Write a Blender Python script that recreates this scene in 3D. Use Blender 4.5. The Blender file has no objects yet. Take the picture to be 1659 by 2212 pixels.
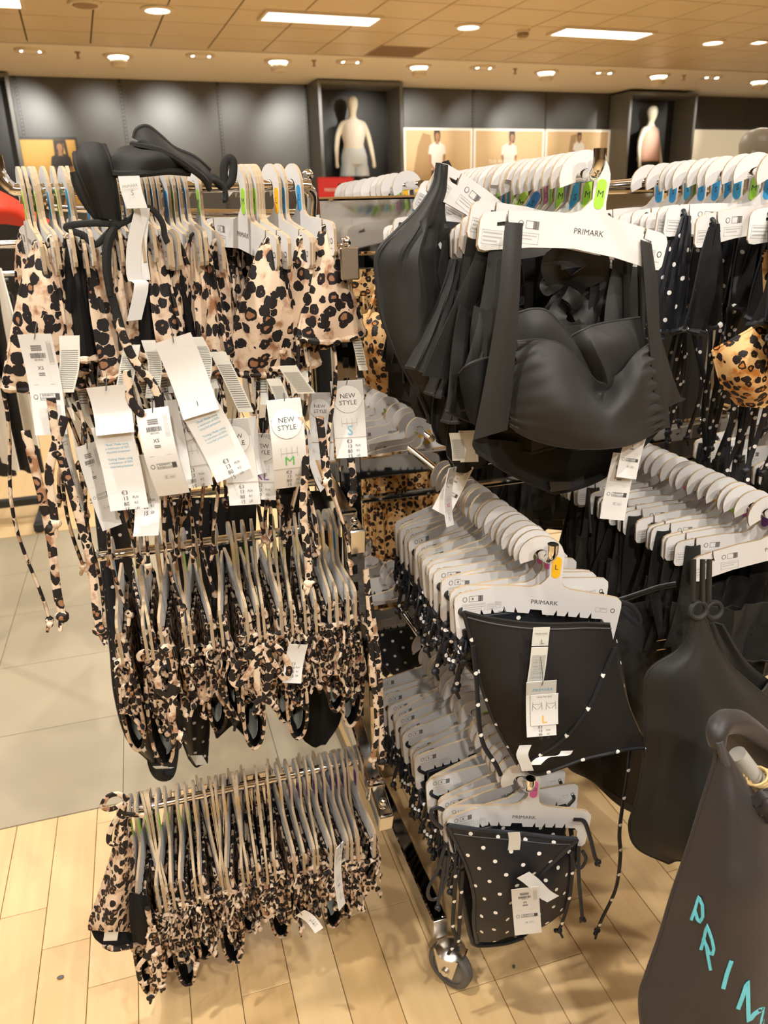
import bpy, math, random
import numpy as np
from mathutils import Vector, Matrix, Euler
from mathutils.geometry import tessellate_polygon

random.seed(7)
scene = bpy.context.scene
COL = scene.collection
RAD = math.radians

# ------------------------------------------------------------------ camera
FPX, EYE = 1683.0, 1.5
PITCH, YAW, ROLL = RAD(20.75), RAD(16.4), RAD(-1.7)
_f = Vector((math.sin(YAW) * math.cos(PITCH), math.cos(YAW) * math.cos(PITCH), -math.sin(PITCH)))
_r0 = Vector((math.cos(YAW), -math.sin(YAW), 0.0))
_u0 = _r0.cross(_f)
CR = _r0 * math.cos(ROLL) + _u0 * math.sin(ROLL)
CU = -_r0 * math.sin(ROLL) + _u0 * math.cos(ROLL)
CO = Vector((0, 0, EYE))
cam_data = bpy.data.cameras.new('camera')
cam = bpy.data.objects.new('camera', cam_data)
COL.objects.link(cam)
cam.matrix_world = Matrix(((CR.x, CU.x, -_f.x, 0), (CR.y, CU.y, -_f.y, 0), (CR.z, CU.z, -_f.z, EYE), (0, 0, 0, 1)))
cam_data.sensor_fit = 'HORIZONTAL'
cam_data.sensor_width = 36.0
cam_data.lens = 36.0 * FPX / 1659.0
cam_data.clip_start = 0.05
cam_data.dof.use_dof = True
cam_data.dof.focus_distance = 1.25
cam_data.dof.aperture_fstop = 9.0
scene.camera = cam
scene.cycles.max_bounces = 6
scene.cycles.diffuse_bounces = 3
scene.cycles.glossy_bounces = 3
scene.cycles.caustics_reflective = False
scene.cycles.caustics_refractive = False

# ------------------------------------------------------------------ exposure, world
scene.view_settings.view_transform = 'Standard'
scene.view_settings.look = 'None'
scene.view_settings.exposure = -0.16
scene.view_settings.gamma = 1.0
scene.view_settings.use_curve_mapping = False
world = bpy.data.worlds.new('world')
scene.world = world
world.use_nodes = True
world.node_tree.nodes['Background'].inputs[0].default_value = (1.0, 0.92, 0.8, 1)
world.node_tree.nodes['Background'].inputs[1].default_value = 0.03
WARM = (1.0, 0.955, 0.88)
CEIL = 3.15

def lamp(kind, name, loc, power, color=WARM, target=None, **kw):
    d = bpy.data.lights.new(name, kind)
    d.energy = power
    d.color = color
    for k, v in kw.items():
        setattr(d, k, v)
    o = bpy.data.objects.new(name, d)
    COL.objects.link(o)
    o.location = loc
    if target is not None:
        dv = Vector(target) - Vector(loc)
        o.rotation_euler = dv.to_track_quat('-Z', 'Y').to_euler()
    return o

PANEL_POS = []
for j, y in enumerate((7.72, 5.0, 2.3, -0.5, -3.2)):
    for i, x in enumerate((-4.0, -1.1, 1.83, 4.72, 7.6)):
        PANEL_POS.append((x, y + 0.0545 * x - 0.1, j))
for (x, y, j) in PANEL_POS:
    if abs(x) > 5 or (x < -3 and j != 2):
        continue
    lamp('AREA', 'ceiling_panel_lamp', (x, y, CEIL - 0.045), 40.0 if j < 2 else 17.0, shape='RECTANGLE', size=1.0, size_y=0.3)
SPOT_POS = [(0.44, 7.66), (3.27, 7.83), (6.2, 8.1), (0.44, 4.4), (3.3, 4.6), (-1.9, 4.2),
            (-0.45, 0.95), (0.62, -0.45), (1.9, 0.5), (-1.5, 0.1), (1.3, 2.5), (-0.9, 2.6)]
SPOT_W = [170, 170, 170, 130, 130, 130, 190, 110, 90, 60, 90, 90]
for i, (x, y) in enumerate(SPOT_POS):
    lamp('SPOT', 'ceiling_spot_lamp', (x, y, CEIL - 0.06), SPOT_W[i], target=(x + (0.12 if i >= 6 else 0), y + (0.25 if 6 <= i < 10 else 0), 0),
         spot_size=RAD(100), spot_blend=0.5, shadow_soft_size=0.04)
# two unseen spots added behind us to brighten the fronts of the rack
for (x, y, tx, ty, tz, w) in ((-0.3, -1.7, 0.3, 1.1, 0.8, 190.0), (1.25, -1.5, 0.6, 1.0, 0.7, 170.0)):
    lamp('SPOT', 'added_front_spot', (x, y, CEIL - 0.1), w, target=(tx, ty, tz), spot_size=RAD(62), spot_blend=0.7, shadow_soft_size=0.04)

# ------------------------------------------------------------------ pixel helpers (measuring the photograph)
def ray(px, py):
    return _f + CR * ((px - 829.5) / FPX) - CU * ((py - 1106.0) / FPX)

def P(px, py, X=None, Y=None, Z=None):
    d = ray(px, py)
    if X is not None:
        t = X / d.x
    elif Y is not None:
        t = Y / d.y
    else:
        t = (Z - EYE) / d.z
    return CO + d * t

def depth(p):
    return (Vector(p) - CO).dot(_f)

# ------------------------------------------------------------------ materials
M = {}

def nt(name):
    m = bpy.data.materials.new(name)
    m.use_nodes = True
    n = m.node_tree.nodes
    return m, n, m.node_tree.links, n['Principled BSDF']

def mat(name, col, rough=0.5, metal=0.0, spec=0.5, emit=None, estr=0.0, bump=0.0, bscale=400.0, vary=0.0, vscale=8.0, sheen=0.0):
    m, n, l, b = nt(name)
    b.inputs['Base Color'].default_value = (*col, 1)
    b.inputs['Roughness'].default_value = rough
    b.inputs['Metallic'].default_value = metal
    b.inputs['Specular IOR Level'].default_value = spec
    if sheen:
        b.inputs['Sheen Weight'].default_value = sheen
        b.inputs['Sheen Roughness'].default_value = 0.4
    if emit:
        b.inputs['Emission Color'].default_value = (*emit, 1)
        b.inputs['Emission Strength'].default_value = estr
    if bump or vary:
        tc = n.new('ShaderNodeTexCoord')
    if bump:
        t = n.new('ShaderNodeTexNoise')
        t.inputs['Scale'].default_value = bscale
        bp = n.new('ShaderNodeBump')
        bp.inputs['Strength'].default_value = bump
        bp.inputs['Distance'].default_value = 0.002
        l.new(tc.outputs['Object'], t.inputs['Vector'])
        l.new(t.outputs['Fac'], bp.inputs['Height'])
        l.new(bp.outputs['Normal'], b.inputs['Normal'])
    if vary:
        t2 = n.new('ShaderNodeTexNoise')
        t2.inputs['Scale'].default_value = vscale
        t2.inputs['Detail'].default_value = 4
        mx = n.new('ShaderNodeMix')
        mx.data_type = 'RGBA'
        mx.inputs[6].default_value = (*[c * (1 - vary) for c in col], 1)
        mx.inputs[7].default_value = (*[min(1, c * (1 + vary)) for c in col], 1)
        l.new(tc.outputs['Object'], t2.inputs['Vector'])
        l.new(t2.outputs['Fac'], mx.inputs[0])
        l.new(mx.outputs[2], b.inputs['Base Color'])
    M[name] = m
    return m

def node_math(n, l, op, a, b=None, c=None):
    x = n.new('ShaderNodeMath')
    x.operation = op
    for i, v in enumerate((a, b, c)):
        if v is None:
            continue
        if isinstance(v, (int, float)):
            x.inputs[i].default_value = v
        else:
            l.new(v, x.inputs[i])
    return x.outputs[0]

def leopard(name, scale, base, tan, dark, thr=0.36):
    m, n, l, b = nt(name)
    b.inputs['Roughness'].default_value = 0.62
    b.inputs['Specular IOR Level'].default_value = 0.3
    tc = n.new('ShaderNodeTexCoord')
    oi = n.new('ShaderNodeObjectInfo')
    off = node_math(n, l, 'MULTIPLY', oi.outputs['Random'], 3.7)
    cmb = n.new('ShaderNodeCombineXYZ')
    for i in range(3):
        l.new(off, cmb.inputs[i])
    add = n.new('ShaderNodeVectorMath')
    add.operation = 'ADD'
    l.new(tc.outputs['Object'], add.inputs[0])
    l.new(cmb.outputs[0], add.inputs[1])
    nz = n.new('ShaderNodeTexNoise')
    nz.inputs['Scale'].default_value = scale * 1.6
    nz.inputs['Detail'].default_value = 3
    l.new(add.outputs[0], nz.inputs['Vector'])
    sub = n.new('ShaderNodeVectorMath')
    sub.operation = 'MULTIPLY_ADD'
    l.new(nz.outputs['Color'], sub.inputs[0])
    sub.inputs[1].default_value = (0.55 / scale,) * 3
    l.new(add.outputs[0], sub.inputs[2])
    vo = n.new('ShaderNodeTexVoronoi')
    vo.inputs['Scale'].default_value = scale
    vo.inputs['Randomness'].default_value = 0.85
    l.new(sub.outputs[0], vo.inputs['Vector'])
    sp = n.new('ShaderNodeSeparateColor')
    l.new(vo.outputs['Color'], sp.inputs[0])
    # blob threshold varies from cell to cell
    t = node_math(n, l, 'MULTIPLY_ADD', sp.outputs[0], 0.16, thr - 0.05)
    d = node_math(n, l, 'SUBTRACT', t, vo.outputs['Distance'])
    blob = node_math(n, l, 'GREATER_THAN', d, 0.0)
    # a broken tan heart inside some of the blobs
    t2 = node_math(n, l, 'MULTIPLY_ADD', sp.outputs[1], 0.42, -0.13)
    nz2 = n.new('ShaderNodeTexNoise')
    nz2.inputs['Scale'].default_value = scale * 1.1
    l.new(add.outputs[0], nz2.inputs['Vector'])
    sh = node_math(n, l, 'MULTIPLY_ADD', nz2.outputs['Fac'], 0.5, -0.25)
    d2 = node_math(n, l, 'SUBTRACT', node_math(n, l, 'ADD', t2, sh), vo.outputs['Distance'])
    heart = node_math(n, l, 'GREATER_THAN', d2, 0.0)
    # soft tan smudges over the ground
    nz3 = n.new('ShaderNodeTexNoise')
    nz3.inputs['Scale'].default_value = scale * 0.8
    nz3.inputs['Detail'].default_value = 6
    l.new(sub.outputs[0], nz3.inputs['Vector'])
    rmp = n.new('ShaderNodeValToRGB')
    rmp.color_ramp.elements[0].position = 0.5
    rmp.color_ramp.elements[1].position = 0.66
    rmp.color_ramp.elements[0].color = (*base, 1)
    rmp.color_ramp.elements[1].color = (*tan, 1)
    l.new(nz3.outputs['Fac'], rmp.inputs[0])
    m1 = n.new('ShaderNodeMix')
    m1.data_type = 'RGBA'
    l.new(blob, m1.inputs[0])
    l.new(rmp.outputs[0], m1.inputs[6])
    m1.inputs[7].default_value = (*dark, 1)
    m2 = n.new('ShaderNodeMix')
    m2.data_type = 'RGBA'
    l.new(heart, m2.inputs[0])
    l.new(m1.outputs[2], m2.inputs[6])
    m2.inputs[7].default_value = (*tan, 1)
    l.new(m2.outputs[2], b.inputs['Base Color'])
    M[name] = m
    return m

def polka(name, base, dot, a=0.050, h=0.023, r=0.0038, swap=False):
    m, n, l, b = nt(name)
    b.inputs['Roughness'].default_value = 0.5
    b.inputs['Specular IOR Level'].default_value = 0.4
    tc = n.new('ShaderNodeTexCoord')
    s = n.new('ShaderNodeSeparateXYZ')
    l.new(tc.outputs['UV'], s.inputs[0])
    u = s.outputs[0]
    v = s.outputs[1]
    masks = []
    for k in (0, 1):
        fx = node_math(n, l, 'SUBTRACT', node_math(n, l, 'FLOORED_MODULO', node_math(n, l, 'ADD', u, 5.0 + k * a / 2), a), a / 2)
        fz = node_math(n, l, 'SUBTRACT', node_math(n, l, 'FLOORED_MODULO', node_math(n, l, 'ADD', v, 5.0 + k * h), 2 * h), h)
        d2 = node_math(n, l, 'ADD', node_math(n, l, 'MULTIPLY', fx, fx), node_math(n, l, 'MULTIPLY', fz, fz))
        masks.append(node_math(n, l, 'LESS_THAN', d2, r * r))
    mk = node_math(n, l, 'MAXIMUM', masks[0], masks[1])
    mx = n.new('ShaderNodeMix')
    mx.data_type = 'RGBA'
    l.new(mk, mx.inputs[0])
    mx.inputs[6].default_value = (*base, 1)
    mx.inputs[7].default_value = (*dot, 1)
    l.new(mx.outputs[2], b.inputs['Base Color'])
    M[name] = m
    return m

def wood(name, c1, c2):
    m, n, l, b = nt(name)
    b.inputs['Roughness'].default_value = 0.34
    tc = n.new('ShaderNodeTexCoord')
    oi = n.new('ShaderNodeObjectInfo')
    mp = n.new('ShaderNodeMapping')
    mp.inputs['Scale'].default_value = (38, 2.2, 10)
    cmb = n.new('ShaderNodeCombineXYZ')
    r10 = node_math(n, l, 'MULTIPLY', oi.outputs['Random'], 37.0)
    l.new(r10, cmb.inputs[0])
    l.new(r10, cmb.inputs[1])
    l.new(tc.outputs['Object'], mp.inputs['Vector'])
    l.new(cmb.outputs[0], mp.inputs['Location'])
    nz = n.new('ShaderNodeTexNoise')
    nz.inputs['Scale'].default_value = 1.0
    nz.inputs['Detail'].default_value = 5
    nz.inputs['Distortion'].default_value = 0.6
    l.new(mp.outputs[0], nz.inputs['Vector'])
    f = node_math(n, l, 'MULTIPLY_ADD', nz.outputs['Fac'], 0.75, node_math(n, l, 'MULTIPLY_ADD', oi.outputs['Random'], 0.5, -0.15))
    rmp = n.new('ShaderNodeValToRGB')
    rmp.color_ramp.elements[0].color = (*c1, 1)
    rmp.color_ramp.elements[1].color = (*c2, 1)
    rmp.color_ramp.elements[0].position = 0.15
    rmp.color_ramp.elements[1].position = 0.85
    l.new(f, rmp.inputs[0])
    l.new(rmp.outputs[0], b.inputs['Base Color'])
    M[name] = m
    return m

leopard('leopard_print', 53.0, (0.66, 0.50, 0.36), (0.30, 0.14, 0.068), (0.013, 0.010, 0.010), 0.475)
leopard('small_leopard_print', 78.0, (0.62, 0.465, 0.335), (0.29, 0.14, 0.075), (0.013, 0.010, 0.010), 0.48)
leopard('string_leopard_print', 62.0, (0.66, 0.52, 0.385), (0.31, 0.155, 0.08), (0.013, 0.010, 0.010), 0.50)
leopard('tan_leopard_print', 68.0, (0.74, 0.46, 0.20), (0.48, 0.17, 0.025), (0.018, 0.012, 0.01), 0.43)
polka('polka_dot', (0.010, 0.011, 0.015), (0.85, 0.82, 0.78))
polka('polka_dot_string', (0.010, 0.011, 0.015), (0.85, 0.82, 0.78), 0.04, 0.03, 0.0036)
mat('black_fabric', (0.015, 0.0145, 0.0135), 0.72, spec=0.25, bump=0.2, bscale=900, sheen=0.04)
mat('satin_black', (0.021, 0.020, 0.0185), 0.60, spec=0.32, bump=0.12, bscale=1200, sheen=0.03)
mat('black_lining', (0.007, 0.0065, 0.0065), 0.75, spec=0.2)
mat('grey_lining', (0.017, 0.015, 0.014), 0.75, spec=0.2, bump=0.2, bscale=1000)
mat('navy_trim', (0.012, 0.014, 0.020), 0.5)
mat('stitch', (0.05, 0.05, 0.055), 0.6)
mat('card', (0.69, 0.665, 0.645), 0.62, spec=0.3)
mat('card_edge', (0.42, 0.31, 0.19), 0.8)
mat('paper', (0.70, 0.685, 0.66), 0.55, spec=0.3)
mat('paper_grey', (0.52, 0.505, 0.48), 0.55)
mat('label_fabric', (0.66, 0.645, 0.58), 0.5)
mat('ink', (0.06, 0.06, 0.06), 0.7)
mat('ink_grey', (0.17, 0.165, 0.16), 0.7)
mat('ink_faint', (0.42, 0.41, 0.39), 0.7)
mat('ink_blue', (0.16, 0.46, 0.66), 0.7)
mat('ink_sky', (0.16, 0.42, 0.58), 0.7)
mat('ink_green', (0.12, 0.48, 0.10), 0.7)
mat('ink_yellow', (0.85, 0.42, 0.03), 0.7)
mat('ink_purple', (0.20, 0.07, 0.35), 0.7)
mat('ink_pink', (0.60, 0.06, 0.25), 0.7)
mat('sticker_green', (0.38, 0.72, 0.06), 0.4)
mat('sticker_yellow', (0.92, 0.50, 0.015), 0.4)
mat('sticker_blue', (0.045, 0.34, 0.68), 0.4)
mat('sticker_pink', (0.80, 0.16, 0.46), 0.4)
mat('sticker_purple', (0.16, 0.05, 0.32), 0.4)
mat('chrome', (0.82, 0.81, 0.79), 0.07, 1.0)
mat('dark_reflection_chrome', (0.42, 0.41, 0.39), 0.06, 1.0)  # chrome with its dark reflections put into the base colour
mat('brushed_chrome', (0.75, 0.73, 0.69), 0.25, 1.0)
mat('soffit_spill_glow', (1, 1, 1), 0.5, emit=(1, 0.92, 0.78), estr=300.0)  # added glow that brightens the soffit round each spotlight
mat('slot_black', (0.01, 0.01, 0.01), 0.8)
mat('rubber', (0.11, 0.105, 0.10), 0.6)
mat('rubber_core', (0.22, 0.21, 0.2), 0.5)
wood('maple', (0.62, 0.40, 0.18), (0.77, 0.55, 0.29))
mat('concrete', (0.36, 0.30, 0.205), 0.42, vary=0.12, vscale=5)
mat('grout', (0.20, 0.15, 0.09), 0.8)
mat('ceiling_tile', (0.70, 0.59, 0.42), 0.4)
mat('ceiling_gap', (0.10, 0.07, 0.035), 0.7)
mat('plaster', (0.92, 0.87, 0.78), 0.6)
mat('lamp_white', (1, 1, 1), 0.5, emit=(1, 0.93, 0.82), estr=5.0)
mat('white_metal', (0.75, 0.66, 0.52), 0.4)
mat('vent', (0.33, 0.23, 0.15), 0.6)
mat('charcoal', (0.085, 0.085, 0.078), 0.38, spec=0.5)
mat('charcoal_dark', (0.022, 0.022, 0.021), 0.4)
mat('frame_grey', (0.16, 0.16, 0.15), 0.35)
mat('wall_beige', (0.5, 0.4, 0.27), 0.7)
mat('mannequin', (0.80, 0.74, 0.58), 0.4)
mat('mannequin_grey', (0.30, 0.27, 0.21), 0.4)
mat('blush_cloth', (0.75, 0.45, 0.34), 0.7)
mat('white_cloth', (0.86, 0.80, 0.70), 0.7)
mat('denim', (0.66, 0.73, 0.78), 0.8)
mat('dark_cloth', (0.02, 0.018, 0.016), 0.8)
mat('red_cloth', (0.75, 0.05, 0.02), 0.6)
mat('red_sign', (0.62, 0.025, 0.02), 0.5)
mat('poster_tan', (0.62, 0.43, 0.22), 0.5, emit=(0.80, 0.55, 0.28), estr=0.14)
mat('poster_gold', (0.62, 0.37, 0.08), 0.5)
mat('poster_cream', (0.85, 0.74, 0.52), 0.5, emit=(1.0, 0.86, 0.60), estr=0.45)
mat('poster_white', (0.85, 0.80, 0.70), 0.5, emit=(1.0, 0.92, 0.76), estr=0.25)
mat('print_skin', (0.38, 0.19, 0.09), 0.5)
mat('print_hair', (0.03, 0.018, 0.012), 0.5)
mat('print_white', (0.80, 0.74, 0.66), 0.5)
mat('print_black', (0.02, 0.018, 0.018), 0.5)
mat('print_shadow', (0.40, 0.25, 0.11), 0.5)
mat('tote_fabric', (0.026, 0.0215, 0.0215), 0.5, spec=0.4, bump=0.12, bscale=500, sheen=0.08)
mat('tote_print', (0.12, 0.56, 0.68), 0.45)
mat('tote_handle', (0.36, 0.34, 0.30), 0.35)
mat('rope', (0.55, 0.38, 0.16), 0.8)
mat('black_plastic', (0.015, 0.015, 0.015), 0.25)

# ------------------------------------------------------------------ lettering
TEXT = {}
STRINGS = ['PRIMARK', 'S', 'M', 'L', 'XS', 'XL', '2XL', 'NEW', 'STYLE', '€3', '13', '80', '15', 'PLN', 'Kč', 'LEI',
           '*Shell: Made using', 'a minimum of 50%', 'recycled polyester', '*Lining: Made using', 'ÉLÉMENTS', "D'EMBALLAGE",
           'MINI TIE SIDE', 'THE PRIMARK EDIT', 'PREISSENKUNG', 'PRIMA', 'BROWN', 'BLACK', 'ES. PAP 21. Papel. Contenedor',
           'de papel. Consulta', 'reciclaje y recogida', 'PAP 21. Carta', 'Raccolta Carta', 'MINI TRIANGLE', 'BIKINI TOP']

def make_text():
    tmp = []
    for s in STRINGS:
        c = bpy.data.curves.new('t', 'FONT')
        c.body = s
        c.size = 1.0
        c.resolution_u = 2
        c.align_x = 'CENTER'
        c.align_y = 'CENTER'
        o = bpy.data.objects.new('t', c)
        COL.objects.link(o)
        tmp.append((s, o, c))
    bpy.context.view_layer.update()
    dg = bpy.context.evaluated_depsgraph_get()
    for s, o, c in tmp:
        me = bpy.data.meshes.new_from_object(o.evaluated_get(dg))
        TEXT[s] = ([v.co.copy() for v in me.vertices], [list(p.vertices) for p in me.polygons])
        bpy.data.meshes.remove(me)
    for s, o, c in tmp:
        bpy.data.objects.remove(o)
        bpy.data.curves.remove(c)
make_text()

# ------------------------------------------------------------------ mesh builder
class MB:
    def __init__(self):
        self.v, self.f, self.m, self.uv = [], [], [], []

    def add(self, vs, fs, mi=0, uv=None):
        o = len(self.v)
        self.uv += uv if uv is not None else [(p[0] + 0.8 * p[1], p[2]) for p in vs]
        self.v += [tuple(p) for p in vs]
        self.f += [[i + o for i in f] for f in fs]
        self.m += [mi] * len(fs) if isinstance(mi, int) else list(mi)
        return self

    def box(self, c, s, R=None, mi=0, bev=0.0):
        x, y, z = [k / 2 for k in s]
        if bev:
            b = min(bev, x, y, z)
            vs = []
            for sx in (-1, 1):
                for sy in (-1, 1):
                    for sz in (-1, 1):
                        vs += [(sx * (x - b), sy * (y - b), sz * z), (sx * (x - b), sy * y, sz * (z - b)), (sx * x, sy * (y - b), sz * (z - b))]
            I = lambda sx, sy, sz, k: (((sx > 0) * 4 + (sy > 0) * 2 + (sz > 0)) * 3 + k)
            fs = []
            for s1 in (-1, 1):
                q = lambda k, ax: None
                fz = [I(-1, -1, s1, 0), I(1, -1, s1, 0), I(1, 1, s1, 0), I(-1, 1, s1, 0)]
                fy = [I(-1, s1, -1, 1), I(-1, s1, 1, 1), I(1, s1, 1, 1), I(1, s1, -1, 1)]
                fx = [I(s1, -1, -1, 2), I(s1, 1, -1, 2), I(s1, 1, 1, 2), I(s1, -1, 1, 2)]
                for f in (fz, fy, fx):
                    fs.append(f if s1 > 0 else f[::-1])
            for a in (-1, 1):
                for b2 in (-1, 1):
                    fs.append([I(-1, a, b2, 0), I(1, a, b2, 0), I(1, a, b2, 1), I(-1, a, b2, 1)])
                    fs.append([I(a, -1, b2, 0), I(a, 1, b2, 0), I(a, 1, b2, 2), I(a, -1, b2, 2)])
                    fs.append([I(a, b2, -1, 1), I(a, b2, 1, 1), I(a, b2, 1, 2), I(a, b2, -1, 2)])
                    for c2 in (-1, 1):
                        fs.append([I(a, b2, c2, 0), I(a, b2, c2, 1), I(a, b2, c2, 2)])
        else:
            vs = [(sx * x, sy * y, sz * z) for sx in (-1, 1) for sy in (-1, 1) for sz in (-1, 1)]
            fs = [[0, 1, 3, 2], [4, 6, 7, 5], [0, 4, 5, 1], [2, 3, 7, 6], [0, 2, 6, 4], [1, 5, 7, 3]]
        c = Vector(c)
        vs = [c + ((R @ Vector(p)) if R else Vector(p)) for p in vs]
        return self.add(vs, fs, mi)

    def bar(self, a, b, w, h, mi=0, up=(0, 0, 1), bev=0.0):
        a, b = Vector(a), Vector(b)
        d = b - a
        L = d.length
        y = d.normalized()
        x = y.cross(Vector(up)).normalized()
        z = x.cross(y)
        R = Matrix((x, y, z)).transposed()
        return self.box((a + b) / 2, (w, L, h), R, mi, bev)

    def tube(self, pts, r, n=8, mi=0, caps=True, flat=1.0, up=None):
        pts = [Vector(p) for p in pts]
        k = len(pts)
        rs = r if isinstance(r, (list, tuple)) else [r] * k
        nrm = None
        vs, fs, uv, run = [], [], [], 0.0
        for i in range(k):
            run += (pts[i] - pts[i - 1]).length if i else 0.0
            t = (pts[min(i + 1, k - 1)] - pts[max(i - 1, 0)])
            if t.length < 1e-9:
                t = Vector((0, 0, -1))
            t.normalize()
            if nrm is None:
                nrm = Vector(up) if up else (Vector((0, 1, 0)) if abs(t.y) < 0.9 else Vector((1, 0, 0)))
            nrm = nrm - t * nrm.dot(t)
            if nrm.length < 1e-6:
                nrm = t.orthogonal()
            nrm.normalize()
            bn = t.cross(nrm)
            for j in range(n):
                a = 2 * math.pi * j / n
                vs.append(pts[i] + bn * (math.cos(a) * rs[i]) + nrm * (math.sin(a) * rs[i] * flat))
                uv.append((math.cos(a) * rs[i] + 0.02, -run))
        for i in range(k - 1):
            for j in range(n):
                j2 = (j + 1) % n
                fs.append([i * n + j, i * n + j2, (i + 1) * n + j2, (i + 1) * n + j])
        if caps:
            fs.append(list(range(n))[::-1])
            fs.append([(k - 1) * n + j for j in range(n)])
        return self.add(vs, fs, mi, uv)

    def sphere(self, c, r, n=10, mi=0, s=(1, 1, 1)):
        c = Vector(c)
        vs, fs = [], []
        h = n // 2 + 1
        for i in range(h + 1):
            a = math.pi * i / h
            for j in range(n):
                b = 2 * math.pi * j / n
                vs.append(c + Vector((r * s[0] * math.sin(a) * math.cos(b), r * s[1] * math.sin(a) * math.sin(b), r * s[2] * math.cos(a))))
        for i in range(h):
            for j in range(n):
                fs.append([i * n + j, (i + 1) * n + j, (i + 1) * n + (j + 1) % n, i * n + (j + 1) % n])
        return self.add(vs, fs, mi)

    def lathe(self, prof, c=(0, 0, 0), axis='Z', n=20, mi=0, closed=False):
        c = Vector(c)
        vs, fs = [], []
        for (r, h) in prof:
            for j in range(n):
                a = 2 * math.pi * j / n
                p = Vector((r * math.cos(a), r * math.sin(a), h))
                if axis == 'X':
                    p = Vector((p.z, p.x, p.y))
                elif axis == 'Y':
                    p = Vector((p.x, p.z, p.y))
                vs.append(c + p)
        k = len(prof)
        for i in range(k if closed else k - 1):
            i2 = (i + 1) % k
            for j in range(n):
                fs.append([i * n + j, i * n + (j + 1) % n, i2 * n + (j + 1) % n, i2 * n + j])
        if not closed:
            fs += [list(range(n))[::-1], [(k - 1) * n + j for j in range(n)]]
        return self.add(vs, fs, mi)

    def sheet(self, G, t=0.002, mo=0, mi_in=None, me=None):
        """thick cloth from a grid of points; the side the first normal looks to gets material mo"""
        A = np.array([[list(p) for p in row] for row in G], float)
        nv, nu = A.shape[:2]
        du = np.gradient(A, axis=1)
        dv = np.gradient(A, axis=0)
        N = np.cross(dv, du)
        N /= np.maximum(np.linalg.norm(N, axis=2, keepdims=True), 1e-9)
        O = (A + N * t / 2).reshape(-1, 3)
        I = (A - N * t / 2).reshape(-1, 3)
        mi_in = mo if mi_in is None else mi_in
        me = mo if me is None else me
        k = nv * nu
        fs, ms = [], []
        for i in range(nv - 1):
            for j in range(nu - 1):
                a, b, c, d = i * nu + j, i * nu + j + 1, (i + 1) * nu + j + 1, (i + 1) * nu + j
                fs += [[d, c, b, a], [k + a, k + b, k + c, k + d]]
                ms += [mo, mi_in]
        rim = [j for j in range(nu)] + [i * nu + nu - 1 for i in range(1, nv)] + [(nv - 1) * nu + j for j in range(nu - 2, -1, -1)] + [i * nu for i in range(nv - 2, 0, -1)]
        for q in range(len(rim)):
            a, b = rim[q], rim[(q + 1) % len(rim)]
            fs.append([a, b, k + b, k + a])
            ms.append(me)
        U = np.zeros((nv, nu))
        U[:, 1:] = np.cumsum(np.linalg.norm(np.diff(A, axis=1), axis=2), axis=1)
        U -= U[:, -1:] / 2
        V = np.zeros((nv, nu))
        V[1:, :] = np.cumsum(np.linalg.norm(np.diff(A, axis=0), axis=2), axis=0)
        V = np.repeat(V[:, nu // 2:nu // 2 + 1], nu, axis=1) * 0.5 + V * 0.5
        uv = list(zip(U.ravel().tolist(), (-V).ravel().tolist()))
        return self.add(list(map(tuple, O)) + list(map(tuple, I)), fs, ms, uv + uv)

    def plate(self, poly, y0, y1, mf=0, me=0):
        """flat outline in x,z extruded from y0 to y1"""
        tri = tessellate_polygon([[Vector((x, z, 0)) for x, z in poly]])
        k = len(poly)
        area = sum(poly[i][0] * poly[(i + 1) % k][1] - poly[(i + 1) % k][0] * poly[i][1] for i in range(k))
        vs = [(x, y0, z) for x, z in poly] + [(x, y1, z) for x, z in poly]
        fs, ms = [], []
        for t in tri:
            a, b, c = t
            x = [poly[q] for q in t]
            cr = (x[1][0] - x[0][0]) * (x[2][1] - x[0][1]) - (x[2][0] - x[0][0]) * (x[1][1] - x[0][1])
            f = [a, b, c] if cr > 0 else [c, b, a]
            fs += [f, [k + q for q in f[::-1]]]
            ms += [mf, mf]
        for i in range(k):
            j = (i + 1) % k
            fs.append([i, k + i, k + j, j] if area > 0 else [j, k + j, k + i, i])
            ms.append(me)
        return self.add(vs, fs, ms)

    def text(self, s, size, o, u=(1, 0, 0), v=(0, 0, 1), mi=0, sx=1.0):
        vs, fs = TEXT[s]
        o, u, v = Vector(o), Vector(u), Vector(v)
        return self.add([o + u * (p.x * size * sx) + v * (p.y * size) for p in vs], fs, mi)

    def rect(self, x0, z0, x1, z1, y, mi=0):
        return self.add([(x0, y, z0), (x1, y, z0), (x1, y, z1), (x0, y, z1)], [[0, 1, 2, 3]], mi)

    def frame(self, x0, z0, x1, z1, y, w, mi=0):
        for a in ((x0, z0, x1, z0 + w), (x0, z1 - w, x1, z1), (x0, z0, x0 + w, z1), (x1 - w, z0, x1, z1)):
            self.rect(*a, y, mi)
        return self

    def poly(self, pts, y, mi=0):
        tri = tessellate_polygon([[Vector((x, z, 0)) for x, z in pts]])
        fs = []
        for t in tri:
            x = [pts[q] for q in t]
            cr = (x[1][0] - x[0][0]) * (x[2][1] - x[0][1]) - (x[2][0] - x[0][0]) * (x[1][1] - x[0][1])
            fs.append(list(t) if cr > 0 else list(t)[::-1])
        return self.add([(x, y, z) for x, z in pts], fs, mi)

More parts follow.
